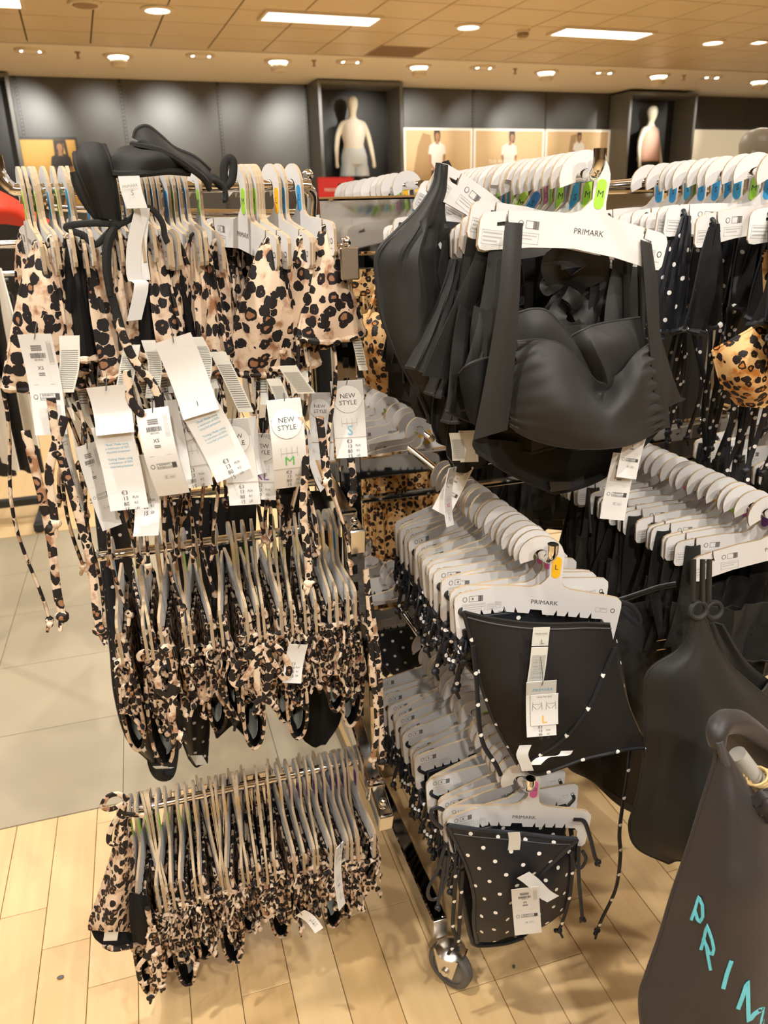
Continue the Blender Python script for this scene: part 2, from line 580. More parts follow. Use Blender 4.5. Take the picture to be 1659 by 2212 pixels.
    def mesh(self, name, mats, smooth=True):
        me = bpy.data.meshes.new(name)
        me.from_pydata(self.v, [], self.f)
        for m in ([mats] if isinstance(mats, str) else mats):
            me.materials.append(M[m])
        me.polygons.foreach_set('material_index', self.m)
        me.polygons.foreach_set('use_smooth', [smooth] * len(self.f))
        li = np.zeros(len(me.loops), dtype=np.int32)
        me.loops.foreach_get('vertex_index', li)
        me.uv_layers.new(name='cloth').data.foreach_set('uv', np.array(self.uv, dtype=np.float32)[li].ravel())
        if smooth:
            me.set_sharp_from_angle(angle=RAD(38))
        me.update()
        return me

    def build(self, name, mats, parent=None, smooth=True):
        return obj(name, self.mesh(name, mats, smooth), parent)

def obj(name, data, parent=None):
    o = bpy.data.objects.new(name, data)
    COL.objects.link(o)
    if parent:
        o.parent = parent
    return o

def tag(o, label, cat, group=None):
    o['label'] = label
    o['category'] = cat
    if group:
        o['group'] = group
    return o

def thing(name, label, cat, loc=(0, 0, 0), rot=(0, 0, 0), group=None):
    o = bpy.data.objects.new(name, None)
    o.empty_display_size = 0.05
    COL.objects.link(o)
    o.location = loc
    o.rotation_euler = rot
    return tag(o, label, cat, group)

def struct(o):
    o['kind'] = 'structure'
    return o

def adopt(o, parent):
    """make o a child of parent without moving it (o holds world coordinates)"""
    o.parent = parent
    m = Matrix.Translation(parent.location) @ parent.rotation_euler.to_matrix().to_4x4()
    o.matrix_parent_inverse = m.inverted()
    return o

def copy_tree(root, loc, rot, label, group=None):
    r = root.copy()
    COL.objects.link(r)
    r.location, r.rotation_euler = loc, rot
    r['label'] = label
    if group:
        r['group'] = group
    for ch in list(root.children):
        c = ch.copy()
        COL.objects.link(c)
        c.parent = r
        for g in list(ch.children):
            d = g.copy()
            COL.objects.link(d)
            d.parent = c
    return r

def cr(pts, k):
    """catmull-rom resampling of a list of points to about k points"""
    P_ = np.array([list(p) for p in pts], float)
    n = len(P_)
    if n < 3:
        t = np.linspace(0, n - 1, k)
        return [Vector(P_[0] * (1 - q / max(n - 1, 1)) + P_[-1] * (q / max(n - 1, 1))) for q in t]
    Q = np.vstack([2 * P_[0] - P_[1], P_, 2 * P_[-1] - P_[-2]])
    out = []
    for q in np.linspace(0, n - 1, k):
        i = min(int(q), n - 2)
        t = q - i
        a, b, c, d = Q[i], Q[i + 1], Q[i + 2], Q[i + 3]
        out.append(Vector(0.5 * (2 * b + (c - a) * t + (2 * a - 5 * b + 4 * c - d) * t * t + (3 * b - a - 3 * c + d) * t ** 3)))
    return out

def surf(rows, nv, nu):
    R1 = [cr(r, nu) for r in rows]
    cols = [cr([r[j] for r in R1], nv) for j in range(nu)]
    return [[cols[j][i] for j in range(nu)] for i in range(nv)]

def spx(rows, Y, nv=14, nu=16, fold=None):
    """cloth grid from measured points (px, py, forward offset); real depth Y, optional fold(u, v) in metres"""
    R1 = [[P(p[0], p[1], Y=Y + (p[2] if len(p) > 2 else 0)) for p in r] for r in rows]
    G = surf(R1, nv, nu)
    if fold:
        for i in range(nv):
            for j in range(nu):
                d = fold(j / (nu - 1), i / (nv - 1))
                G[i][j] = G[i][j] + Vector((0.25 * d, -d, 0.1 * d))
    return G

def lpx(pts, Y, k=None):
    q = [P(p[0], p[1], Y=Y + (p[2] if len(p) > 2 else 0)) for p in pts]
    return cr(q, k or max(8, 5 * len(q)))

ORD = ['first', 'second', 'third', 'fourth', 'fifth', 'sixth', 'seventh', 'eighth', 'ninth', 'tenth', 'eleventh', 'twelfth', 'thirteenth', 'fourteenth',
       'fifteenth', 'sixteenth', 'seventeenth', 'eighteenth', 'nineteenth', 'twentieth', 'twenty-first', 'twenty-second', 'twenty-third', 'twenty-fourth',
       'twenty-fifth', 'twenty-sixth', 'twenty-seventh', 'twenty-eighth', 'twenty-ninth', 'thirtieth', 'thirty-first', 'thirty-second', 'thirty-third', 'thirty-fourth']

# ================================================================== THE SETTING
# ---- floor: maple planks in front and at the right, a strip of grey tiles at the back left
fb = MB()
fb.box((1.0, 4.0, -0.03), (24, 20, 0.05), mi=0)
floor_o = struct(fb.build('floor', ['grout'], smooth=False))
PW = 0.1023
rnd = random.Random(3)
plank_meshes = {}
def plank(x0, y0, x1, y1):
    key = (round(x1 - x0, 4), round(y1 - y0, 3))
    if key not in plank_meshes:
        w, L = key
        plank_meshes[key] = MB().box((0, 0, -0.0025), (w - 0.0014, L - 0.0014, 0.007), bev=0.0008).mesh('plank', 'maple', False)
    o = obj('plank', plank_meshes[key], floor_o)
    o.location = ((x0 + x1) / 2, (y0 + y1) / 2, 0)
    return o
x = -0.394 - PW * 5
k = 0
while x < 1.75:
    y = 0.75 + rnd.choice((0, 0.12, 0.25, 0.37, 0.5)) - 0.55
    ymax = 1.882 if x < 0.41 else 3.2
    while y < ymax - 0.02:
        L = rnd.choice((0.5, 0.62, 0.75))
        y2 = min(y + L, ymax)
        if y2 > 0.55:
            plank(x, y, x + PW, y2)
        y = y2
    x += PW
    k += 1
# wide far boards beyond the grey strip and out to the sides, too far off to tell plank from plank
far_planks = MB()
for (x0, x1, y0, y1) in ((-11, 0.40, 4.15, 14.0), (0.40, 13.0, 3.21, 14.0), (1.76, 13.0, -6, 3.2), (-11, -0.91, -6, 1.882), (-0.91, 1.76, -6, 0.19)):
    far_planks.box(((x0 + x1) / 2, (y0 + y1) / 2, -0.003), (x1 - x0, y1 - y0, 0.006))
far_planks.build('far_boards', ['maple'], floor_o, smooth=False)
xs = [-6.0, -3.1, -2.2, -1.55, -1.11, -0.665, -0.225, 0.2175, 0.41]
ys = [1.884, 2.32, 2.76, 3.2, 3.64, 4.14]
for i in range(len(xs) - 1):
    for j in range(len(ys) - 1):
        MB().box((0, 0, -0.0025), (xs[i + 1] - xs[i] - 0.002, ys[j + 1] - ys[j] - 0.002, 0.007)).build('floor_tile', ['concrete'], floor_o, smooth=False).location = ((xs[i] + xs[i + 1]) / 2, (ys[j] + ys[j + 1]) / 2, 0)

# ---- ceiling: suspended tiles, plaster soffit along the wall
CY = RAD(3.4)
WA = Vector((-1.088, 11.008, 3.15))
WRZ = math.atan2(0.07612576, 0.99709822)
def wall_thing(name, label, cat, u, z=0.0, off=0.0, group=None):
    c, s = math.cos(WRZ), math.sin(WRZ)
    return thing(name, label, cat, (WA.x + c * u + s * off, WA.y + s * u - c * off, z), (0, 0, WRZ), group)
ceiling = struct(MB().box((3, 2, CEIL + 0.06), (26, 22, 0.08)).build('ceiling', ['ceiling_gap'], smooth=False))
TS = 0.566
tile_me = MB().box((0, 0, 0.006), (TS - 0.014, TS - 0.014, 0.012)).mesh('ceiling_tile', 'ceiling_tile', False)
long_me = MB().box((0, 0, 0.006), (4.0, 6 * TS - 0.008, 0.012)).mesh('ceiling_tile', 'ceiling_tile', False)
c_, s_ = math.cos(CY), math.sin(CY)
def ceil_pt(a, b):      # a along the wall, b towards the camera, from the soffit edge
    return (-0.959 + c_ * a + s_ * b, 9.178 + s_ * a - c_ * b)
VENT_CELL = (6, 0)
for i in range(-3, 19):
    for j in range(0, 7):
        x, y = ceil_pt(0.245 + TS * (i + 0.5), 0.03 + TS * (j + 0.5))
        if (i, j) == VENT_CELL:
            vt = MB().box((0, 0, 0.008), (TS - 0.008, TS - 0.008, 0.012), mi=0)
            for q in range(9):
                vt.box((0, -0.22 + 0.055 * q, 0.001), (TS - 0.06, 0.02, 0.006), mi=0)
            o = vt.build('air_vent', ['vent'], ceiling, smooth=False)
        else:
            o = obj('ceiling_tile', tile_me, ceiling)
        o.location = (x, y, CEIL)
        o.rotation_euler.z = CY
# the rest of the ceiling, out of the frame
rest = MB()
for (a0, a1, b0, b1) in ((-9.5, -1.46, 0.03, 4.0), (11.0, 15.5, 0.03, 4.0), (-9.5, 15.5, 4.0, 15.5)):
    x, y = ceil_pt((a0 + a1) / 2, (b0 + b1) / 2)
    rest.box((x, y, CEIL + 0.006), (a1 - a0, b1 - b0, 0.012), Matrix.Rotation(CY, 3, 'Z'))
rest.build('far_ceiling_tiles', ['ceiling_tile'], ceiling, smooth=False)
x, y = ceil_pt(3.5, -1.2)
sf = struct(MB().box((x, y, CEIL + 0.01), (26, 2.4, 0.03), Matrix.Rotation(CY, 3, 'Z')).build('ceiling_soffit', ['plaster'], smooth=False))
# light panels
grp = 'long ceiling light panels'
for k, (x, y, j) in enumerate(PANEL_POS):
    if j > 0 or abs(x) > 5 or x < -3:
        continue
    lb = {-1.1: 'long glowing ceiling light panel cut by the left edge', 1.83: 'long glowing ceiling light panel above the left mannequin box', 4.72: 'long glowing ceiling light panel towards the right mannequin box'}[x]
    t = thing('ceiling_light', lb, 'light', (x, y, CEIL), (0, 0, CY), grp)
    fr = MB()
    for (cx, cy, w, d) in ((0, 0.165, 1.06, 0.03), (0, -0.165, 1.06, 0.03), (0.515, 0, 0.03, 0.3), (-0.515, 0, 0.03, 0.3)):
        fr.box((cx, cy, -0.006), (w, d, 0.03))
    fr.build('frame', ['white_metal'], t, smooth=False)
    MB().box((0, 0, -0.01), (1.0, 0.3, 0.012), bev=0.004).build('diffuser', ['lamp_white'], t, smooth=False)
for k, (x, y) in enumerate(SPOT_POS[:3]):
    t = thing('downlight', ['round ceiling downlight at the top left', 'round ceiling downlight between the two long light panels', 'round ceiling downlight at the right beyond the second panel'][k], 'light', (x, y, CEIL), (0, 0, 0), 'round downlights in the tiles')
    MB().lathe([(0.10, 0.0), (0.135, 0.0), (0.135, -0.012), (0.10, -0.02)], closed=True, n=24).build('trim_ring', ['white_metal'], t)
    MB().lathe([(0.005, -0.002), (0.1, -0.002), (0.1, -0.012), (0.005, -0.016)], n=24).build('diffuser', ['lamp_white'], t)
# soffit: recessed gimbal spots and projecting snoots that wash the wall
SOF = [(65, 107, 0), (255, 119, 1), (433, 118, 0), (601, 130, 1), (755, 131, 0), (905, 142, 1), (1043, 144, 0), (1180, 154, 1), (1303, 155, 0), (1423, 162, 1), (1535, 165, 0), (1640, 174, 1)]
sof_names = ['by the left edge', 'above the first wall bay', 'above the second wall upright', 'above the third wall bay', 'left of the first mannequin box', 'right of the first mannequin box',
             'above the middle picture panel', 'above the joint of the second and third picture panels', 'above the third picture panel', 'above the second mannequin box', 'above the right cream panel', 'at the right edge']
for k, (px_, py_, kind) in enumerate(SOF):
    p = P(px_, py_, Z=CEIL - 0.005)
    t = thing('snoot_spotlight' if kind else 'recessed_spotlight', ('white cylinder spotlight on the soffit ' if kind else 'flat round spotlight in the soffit ') + sof_names[k], 'light', p, (0, 0, WRZ), 'soffit spotlights')
    MB().lathe([(0.09, 0.0), (0.155, 0.0), (0.15, -0.018), (0.1, -0.022)], closed=True, n=24).build('trim_ring', ['white_metal'], t)
    if kind:
        MB().lathe([(0.085, 0.0), (0.085, -0.10), (0.075, -0.115), (0.05, -0.12)], n=20).build('snoot', ['white_metal'], t)
        MB().lathe([(0.088, -0.014), (0.098, -0.014), (0.098, -0.020), (0.088, -0.020)], closed=True, n=20).build('added_glow_rim', ['soffit_spill_glow'], t)  # added ring, glowing only to spill light onto the soffit
    else:
        MB().lathe([(0.004, -0.004), (0.098, -0.004), (0.09, -0.02), (0.004, -0.03)], n=20).build('lens', ['plaster'], t)
        for s in (-1, 1):
            MB().box((s * 0.085, -0.02, -0.018), (0.02, 0.045, 0.008), bev=0.003).build('added_glow_rim', ['soffit_spill_glow'], t, smooth=False)  # added glowing strips for the light spill on the soffit
    c, s = math.cos(WRZ), math.sin(WRZ)
    lamp('SPOT', 'wall_wash_lamp', p + Vector((0, 0, -0.14)), 150.0 if kind == 0 else 60.0, target=p + Vector((-0.12 * c - s * 0.9, -0.12 * s + c * 0.95, -0.42)), spot_size=RAD(44), spot_blend=0.9, shadow_soft_size=0.008)
for k, (px_, py_) in enumerate(((167, 112), (678, 130), (1113, 148), (1478, 162))):
    p = P(px_, py_, Z=CEIL - 0.005)
    t = thing('sprinkler_head', 'small sprinkler head on the soffit ' + ['near the left edge', 'left of the first mannequin box', 'above the middle picture panel', 'above the second mannequin box'][k], 'sprinkler', p, (0, 0, 0), 'soffit sprinklers')
    MB().lathe([(0.028, 0), (0.028, -0.01), (0.012, -0.014), (0.010, -0.05)], n=12).build('body', ['vent'], t)
    MB().lathe([(0.022, -0.055), (0.022, -0.06), (0.004, -0.062)], n=12).build('deflector', ['vent'], t)
p = P(1130, 66, Z=CEIL)
t = thing('smoke_detector', 'small brown smoke detector on the ceiling beside the right light panel', 'detector', p)
MB().lathe([(0.07, 0), (0.07, -0.015), (0.055, -0.02)], n=18).build('base', ['white_metal'], t)
MB().lathe([(0.055, -0.015), (0.055, -0.05), (0.04, -0.06)], n=18).build('cap', ['vent'], t)
p = P(183, 6, Z=CEIL)
t = thing('ceiling_speaker', 'round grey ceiling speaker at the top left', 'speaker', p)
MB().lathe([(0.10, 0), (0.135, -0.002), (0.13, -0.02), (0.1, -0.02)], closed=True, n=24).build('ring', ['white_metal'], t)
MB().lathe([(0.004, -0.01), (0.1, -0.01), (0.09, -0.025), (0.004, -0.03)], n=20).build('grille', ['vent'], t)
p = P(1640, 90, Z=CEIL)
t = thing('exit_downlight', 'small square ceiling light at the right edge', 'light', p, (0, 0, CY))
fr = MB()
for (cx, cy, w, d) in ((0, 0.08, 0.2, 0.03), (0, -0.08, 0.2, 0.03), (0.085, 0, 0.03, 0.13), (-0.085, 0, 0.03, 0.13)):
    fr.box((cx, cy, -0.004), (w, d, 0.02))
fr.build('frame', ['white_metal'], t, smooth=False)
MB().box((0, 0, -0.006), (0.11, 0.11, 0.012), bev=0.003).build('diffuser', ['lamp_white'], t, smooth=False)

# ---- walls
def wall_struct(name, mb, mats, u=0.0, off=0.0):
    o = struct(mb.build(name, mats, smooth=False))
    c, s = math.cos(WRZ), math.sin(WRZ)
    o.location = (WA.x + c * u + s * off, WA.y + s * u - c * off, 0)
    o.rotation_euler.z = WRZ
    return o
wall_back = wall_struct('wall_back', MB().box((4, 0.16, 1.6), (30, 0.2, 3.2)), ['charcoal_dark'])
UPR = [-1.16, 0.023, 1.188, 2.367, 3.553, 4.9, 5.98, 7.18, 8.39, 9.97, 11.0, 12.2]
for i in range(len(UPR) - 1):
    w = UPR[i + 1] - UPR[i]
    o = MB().box((UPR[i] + w / 2, 0.03, 2.2), (w - 0.012, 0.05, 1.88), bev=0.004).build('wall_panel', ['charcoal'], wall_back, smooth=False)
for u in (0.023, 1.188, 2.367, 3.52, 5.98, 8.36):
    mb = MB().box((u, 0.0, 2.2), (0.035, 0.012, 1.88), mi=0)
    for q in range(44):
        mb.box((u, -0.007, 1.32 + q * 0.041), (0.013, 0.004, 0.024), mi=1)
    mb.build('slotted_upright', ['charcoal_dark', 'frame_grey'], wall_back, smooth=False)
struct(MB().box((-9.5, 3, 1.6), (0.2, 20, 3.2)).build('wall_left', ['wall_beige'], smooth=False))
struct(MB().box((13.5, 3, 1.6), (0.2, 22, 3.2)).build('wall_right', ['wall_beige'], smooth=False))
struct(MB().box((2, -6, 1.6), (26, 0.2, 3.2)).build('wall_front', ['wall_beige'], smooth=False))

# ---- mannequin display boxes
def display_box(u0, u1, z0, z1, off, label):
    t = wall_thing('display_box', label, 'display box', (u0 + u1) / 2, 0, 0)
    w = u1 - u0
    th = 0.045
    MB().box((0, -0.02, (z0 + z1) / 2), (w, 0.03, z1 - z0)).build('back_panel', ['charcoal_dark'], t, smooth=False)
    for s in (-1, 1):
        MB().box((s * (w / 2 - th / 2), -off / 2, (z0 + z1) / 2), (th, off, z1 - z0), bev=0.004).build('side_panel', ['frame_grey'], t, smooth=False)
    MB().box((0, -off / 2, z1 - th / 2), (w - 2 * th, off, th), bev=0.004).build('top_panel', ['frame_grey'], t, smooth=False)
    MB().box((0, -off / 2, z0 + th / 2), (w - 2 * th, off, th), bev=0.004).build('shelf', ['charcoal_dark'], t, smooth=False)
    return t
display_box(3.53, 4.69, 1.79, 3.13, 0.5, 'dark display box with the mannequin in pale shorts')
display_box(8.28, 9.52, 1.76, 3.11, 0.5, 'dark display box with the mannequin in a blush top')
display_box(-1.4, -0.03, 0.6, 3.13, 0.3, 'dark display box cut off by the left edge')

# ---- mannequins (one skinned body each)
def skin_body(name, verts, edges, rad, m, parent, lvl=2):
    me = bpy.data.meshes.new(name)
    me.from_pydata(verts, edges, [])
    me.materials.append(M[m])
    o = obj(name, me, parent)
    md = o.modifiers.new('skin', 'SKIN')
    md.use_smooth_shade = True
    for i, r in enumerate(rad):
        sv = me.skin_vertices[0].data[i]
        sv.radius = r if isinstance(r, tuple) else (r, r)
        sv.use_root = (i == 0)
    ss = o.modifiers.new('sub', 'SUBSURF')
    ss.levels = ss.render_levels = lvl
    return o

def ring_loft(secs, n=24, mi=0, mb=None):
    """closed body of elliptical sections (cx, cy, z, rx, ry)"""
    mb = mb or MB()
    vs, fs = [], []
    for (cx, cy, z, rx, ry) in secs:
        for j in range(n):
            a = 2 * math.pi * j / n
            vs.append((cx + rx * math.cos(a), cy + ry * math.sin(a), z))
    for i in range(len(secs) - 1):
        for j in range(n):
            fs.append([i * n + j, (i + 1) * n + j, (i + 1) * n + (j + 1) % n, i * n + (j + 1) % n])
    fs += [list(range(n)), [(len(secs) - 1) * n + j for j in range(n)][::-1]]
    return mb.add(vs, fs, mi)

def mannequin(u, z0, off, label, top, top_mat, shorts_mat, rz):
    t = wall_thing('mannequin', label, 'mannequin', u, z0, off)
    t.rotation_euler.z += rz
    # pelvis, waist, chest, neck base, neck, head; arms; thighs. z measured from the thigh ends
    V = [(0, 0, 0.30), (0, 0, 0.42), (0, -0.01, 0.57), (0, 0.0, 0.69), (0, 0, 0.79), (0, -0.02, 0.865), (0, -0.01, 0.95), (0, 0, 1.03),
         (-0.15, 0, 0.70), (-0.215, 0.01, 0.55), (-0.245, -0.01, 0.40), (-0.262, -0.05, 0.24), (-0.262, -0.065, 0.15),
         (0.15, 0, 0.70), (0.215, 0.01, 0.55), (0.245, -0.01, 0.40), (0.262, -0.05, 0.24), (0.262, -0.065, 0.15),
         (-0.09, 0, 0.20), (-0.095, 0, 0.04), (0.09, 0, 0.20), (0.095, 0, 0.04)]
    E = [(0, 1), (1, 2), (2, 3), (3, 4), (4, 5), (5, 6), (6, 7), (3, 8), (8, 9), (9, 10), (10, 11), (11, 12), (3, 13), (13, 14), (14, 15), (15, 16), (16, 17), (0, 18), (18, 19), (0, 20), (20, 21)]
    Rr = [(0.15, 0.10), (0.115, 0.085), (0.13, 0.10), (0.085, 0.065), (0.040, 0.043), (0.060, 0.075), (0.088, 0.105), (0.055, 0.065),
          0.046, 0.038, 0.034, 0.024, 0.030, 0.046, 0.038, 0.034, 0.024, 0.030, 0.085, 0.07, 0.085, 0.07]
    b = skin_body('body', V, E, Rr, 'mannequin', t)
    if top == 'vest':
        ring_loft([(0, 0, 0.36, 0.155, 0.115), (0, 0, 0.45, 0.135, 0.105), (0, -0.01, 0.58, 0.165, 0.13), (0, 0, 0.68, 0.16, 0.10), (0, 0, 0.745, 0.10, 0.075)], mb=MB()).build('top', [top_mat], t)
    else:
        ring_loft([(0, 0, 0.24, 0.18, 0.12), (0, 0, 0.27, 0.205, 0.145), (0, 0, 0.36, 0.20, 0.14), (0, 0, 0.50, 0.185, 0.135), (0, 0, 0.64, 0.165, 0.12), (0, 0, 0.74, 0.08, 0.07)]).build('top', [top_mat], t)
    sh = MB()
    ring_loft([(0, 0, 0.20, 0.185, 0.13), (0, 0, 0.30, 0.18, 0.13), (0, 0, 0.40, 0.15, 0.11)], mb=sh)
    for s in (-1, 1):
        ring_loft([(s * 0.10, 0, 0.06, 0.108, 0.115), (s * 0.095, 0, 0.16, 0.10, 0.115), (s * 0.08, 0, 0.24, 0.09, 0.11)], mb=sh)
    sh.build('shorts', [shorts_mat], t)
    MB().tube([(0, 0.03, 0.12), (0, 0.03, -0.10)], 0.012, 10).build('stand_pole', ['chrome'], t)
    MB().lathe([(0.11, -0.11), (0.11, -0.10), (0.02, -0.095)], n=24).build('base', ['charcoal_dark'], t)
    return t
mannequin(4.06, 1.96, 0.27, 'pale mannequin in a cream vest and pale blue shorts', 'vest', 'white_cloth', 'denim', 0.0)
mannequin(8.87, 1.93, 0.27, 'pale mannequin in a blush blouse with a dark skirt', 'blouse', 'blush_cloth', 'dark_cloth', 0.25)

# a nearer bald mannequin head at the right edge
p = P(1640, 335, Y=3.35)
t = thing('mannequin_bust', 'grey bald mannequin head and shoulders at the right edge', 'mannequin', (p.x, p.y, p.z), (0, 0, RAD(40)))
hd = MB()
ring_loft([(0, 0.02, -0.62, 0.16, 0.11), (0, 0.01, -0.40, 0.17, 0.12), (0, 0.0, -0.27, 0.19, 0.10), (0, 0.01, -0.215, 0.12, 0.075), (0, 0.02, -0.185, 0.06, 0.058), (0, 0.02, -0.13, 0.05, 0.055), (0, 0.0, -0.09, 0.058, 0.075),
           (0, -0.01, -0.05, 0.068, 0.093), (0, -0.008, 0.0, 0.075, 0.10), (0, -0.003, 0.05, 0.077, 0.10), (0, 0.003, 0.085, 0.066, 0.086), (0, 0.005, 0.108, 0.042, 0.055), (0, 0.005, 0.116, 0.012, 0.016)], mb=hd)
hd.sphere((0, -0.105, -0.02), 0.02, 10, s=(0.7, 1, 1.5))
for s in (-1, 1):
    hd.sphere((s * 0.078, 0.01, -0.01), 0.025, 10, s=(0.35, 0.75, 1.2))
hd.build('head', ['mannequin_grey'], t)
MB().tube([(0, 0.02, -0.6), (0, 0.02, -p.z + 0.02)], 0.015, 12).build('stand_pole', ['chrome'], t)
MB().lathe([(0.16, -p.z + 0.005), (0.16, -p.z + 0.02), (0.02, -p.z + 0.025)], n=28).build('base', ['chrome'], t)

# ---- picture panels
def oval(cx, cz, rx, rz, n=18, a0=0):
    return [(cx + rx * math.cos(2 * math.pi * i / n), cz + rz * math.sin(2 * math.pi * i / n)) for i in range(n)]

def picture(u0, u1, z0, z1, label, m, off=0.06, name='picture_panel', edge='poster_white', ew=0.03):
    t = wall_thing(name, label, 'poster', (u0 + u1) / 2, 0, off)
    w = u1 - u0
    MB().box((0, 0, (z0 + z1) / 2), (w, 0.03, z1 - z0), bev=0.003).build('panel', [m], t, smooth=False)
    fr = MB()
    fr.box((0, -0.012, z1 - ew / 2), (w, 0.02, ew)).box((0, -0.012, z0 + ew / 2), (w, 0.02, ew))
    for s in (-1, 1):
        fr.box((s * (w / 2 - ew / 2), -0.012, (z0 + z1) / 2), (ew, 0.02, z1 - z0 - 2 * ew))
    fr.build('frame', [edge], t, smooth=False)
    return t

def figure(t, cx, top, sc, shirt, lean=0.0, trousers='print_black', hair=True, arms_mat='print_skin'):
    """flat printed figure on a picture"""
    y = -0.017
    mb = MB()
    k = sc
    hx = cx + lean * 0.5
    mb.poly([(hx - 0.07 * k, top - 0.10 * k), (hx - 0.06 * k, top), (hx + 0.06 * k, top), (hx + 0.075 * k, top - 0.12 * k), (hx + 0.05 * k, top - 0.22 * k), (hx - 0.05 * k, top - 0.22 * k)], y, 1)
    mb.poly(oval(hx + 0.005 * k, top - 0.12 * k, 0.048 * k, 0.07 * k), y - 0.001, 0)
    mb.poly([(hx - 0.025 * k, top - 0.17 * k), (hx + 0.03 * k, top - 0.17 * k), (cx + 0.04 * k, top - 0.26 * k), (cx - 0.04 * k, top - 0.26 * k)], y - 0.0005, 0)
    mb.poly([(cx - 0.05 * k, top - 0.22 * k), (cx + 0.05 * k, top - 0.22 * k), (cx + 0.16 * k, top - 0.28 * k), (cx + 0.19 * k, top - 0.44 * k), (cx + 0.12 * k, top - 0.46 * k), (cx + 0.12 * k, top - 0.72 * k),
             (cx - 0.12 * k, top - 0.72 * k), (cx - 0.12 * k, top - 0.46 * k), (cx - 0.19 * k, top - 0.44 * k), (cx - 0.16 * k, top - 0.28 * k)], y, 2)
    for s in (-1, 1):
        mb.poly([(cx + s * 0.13 * k, top - 0.44 * k), (cx + s * 0.185 * k, top - 0.43 * k), (cx + s * 0.16 * k, top - 0.62 * k), (cx + s * 0.06 * k, top - 0.76 * k), (cx + s * 0.03 * k, top - 0.72 * k), (cx + s * 0.12 * k, top - 0.60 * k)][::s], y - 0.001, 0)
    mb.poly([(cx - 0.12 * k, top - 0.72 * k), (cx + 0.12 * k, top - 0.72 * k), (cx + 0.14 * k, top - 1.1 * k), (cx - 0.14 * k, top - 1.1 * k)], y, 3)
    mb.build('printed_figure', [arms_mat, 'print_hair', shirt, trousers], t, smooth=False)

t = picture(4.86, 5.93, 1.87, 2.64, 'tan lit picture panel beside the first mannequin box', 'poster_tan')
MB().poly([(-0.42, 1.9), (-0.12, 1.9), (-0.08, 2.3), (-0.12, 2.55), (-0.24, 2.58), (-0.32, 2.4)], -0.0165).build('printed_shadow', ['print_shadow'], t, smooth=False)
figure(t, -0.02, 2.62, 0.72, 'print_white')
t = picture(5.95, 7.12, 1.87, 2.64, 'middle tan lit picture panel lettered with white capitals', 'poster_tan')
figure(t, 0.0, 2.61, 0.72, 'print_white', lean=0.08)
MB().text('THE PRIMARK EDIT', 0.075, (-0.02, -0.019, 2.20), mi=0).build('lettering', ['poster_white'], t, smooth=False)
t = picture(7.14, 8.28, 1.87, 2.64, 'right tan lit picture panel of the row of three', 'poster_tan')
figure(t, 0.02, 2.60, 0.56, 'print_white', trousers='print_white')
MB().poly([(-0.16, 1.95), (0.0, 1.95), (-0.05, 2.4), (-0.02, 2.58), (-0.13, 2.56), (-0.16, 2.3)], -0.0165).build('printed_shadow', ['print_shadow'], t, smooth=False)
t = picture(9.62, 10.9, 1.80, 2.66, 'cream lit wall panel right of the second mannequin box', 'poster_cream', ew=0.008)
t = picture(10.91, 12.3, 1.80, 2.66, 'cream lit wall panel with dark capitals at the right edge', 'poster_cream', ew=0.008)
MB().text('PRIMA', 0.17, (-0.28, -0.019, 2.0), mi=0).build('lettering', ['print_black'], t, smooth=False)
t = picture(-0.06, 0.60, 1.72, 2.49, 'gold poster of a dark haired woman in a black shirt', 'poster_gold', off=0.12, edge='charcoal_dark', ew=0.025)
figure(t, 0.12, 2.46, 0.66, 'print_black', trousers='print_skin')
MB().poly([(0.06, 2.46), (0.2, 2.46), (0.215, 2.2), (0.19, 2.18), (0.17, 2.42), (0.09, 2.42), (0.07, 2.16), (0.05, 2.18)], -0.020).build('printed_hair', ['print_hair'], t, smooth=False)
t = picture(3.40, 3.88, 1.52, 1.99, 'red sale sign with white capitals under the first mannequin', 'red_sign', off=0.7, name='sale_sign', edge='red_sign', ew=0.01)
MB().text('PREISSENKUNG', 0.052, (0.02, -0.024, 1.84), mi=0).build('lettering', ['print_white'], t, smooth=False)

# ================================================================== THE RACK
RY = 1.63                      # plane of the rack's uprights
rack = thing('garment_rack', 'chrome wheeled garment rack with side rails, front arms and slotted uprights', 'rack', (0.42, RY, 0))
def rpart(mb, name, mats, parent=None, smooth=True):
    o = mb.build(name, mats)
    adopt(o, rack)
    return o
# slotted uprights
for (ux, top) in ((0.40, 1.425), (1.36, 1.425)):
    mb = MB().box((ux, RY, (top + 0.1) / 2 + 0.05), (0.05, 0.03, top - 0.1), mi=0, bev=0.003)
    k = 0.2
    while k < top - 0.03:
        mb.box((ux, RY - 0.0152, k), (0.012, 0.003, 0.022), mi=1)
        k += 0.044
    rpart(mb, 'slotted_upright', ['dark_reflection_chrome', 'slot_black'])
# cross rails behind the arms
for (z, h, x0) in ((1.415, 0.03, 0.29), (0.97, 0.05, 0.29), (0.893, 0.012, 0.29), (0.585, 0.05, 0.29), (0.36, 0.05, 0.29), (0.13, 0.05, 0.40)):
    rpart(MB().box(((x0 + 1.45) / 2, RY + 0.002, z), (1.45 - x0, 0.026, h), bev=0.003), 'cross_rail', ['dark_reflection_chrome'])
rpart(MB().box((0.475, RY - 0.03, 1.485), (0.235, 0.004, 0.10), bev=0.001), 'mirror_plate', ['chrome'])
rpart(MB().box((1.05, RY - 0.03, 1.49), (0.75, 0.004, 0.09), bev=0.001), 'mirror_plate', ['chrome'])
rpart(MB().tube([(0.357, RY - 0.03, 1.535), (0.593, RY - 0.03, 1.535)], 0.004, 8), 'plate_rim', ['chrome'])
rpart(MB().tube([(0.675, RY - 0.03, 1.535), (1.425, RY - 0.03, 1.535)], 0.004, 8), 'plate_rim', ['chrome'])
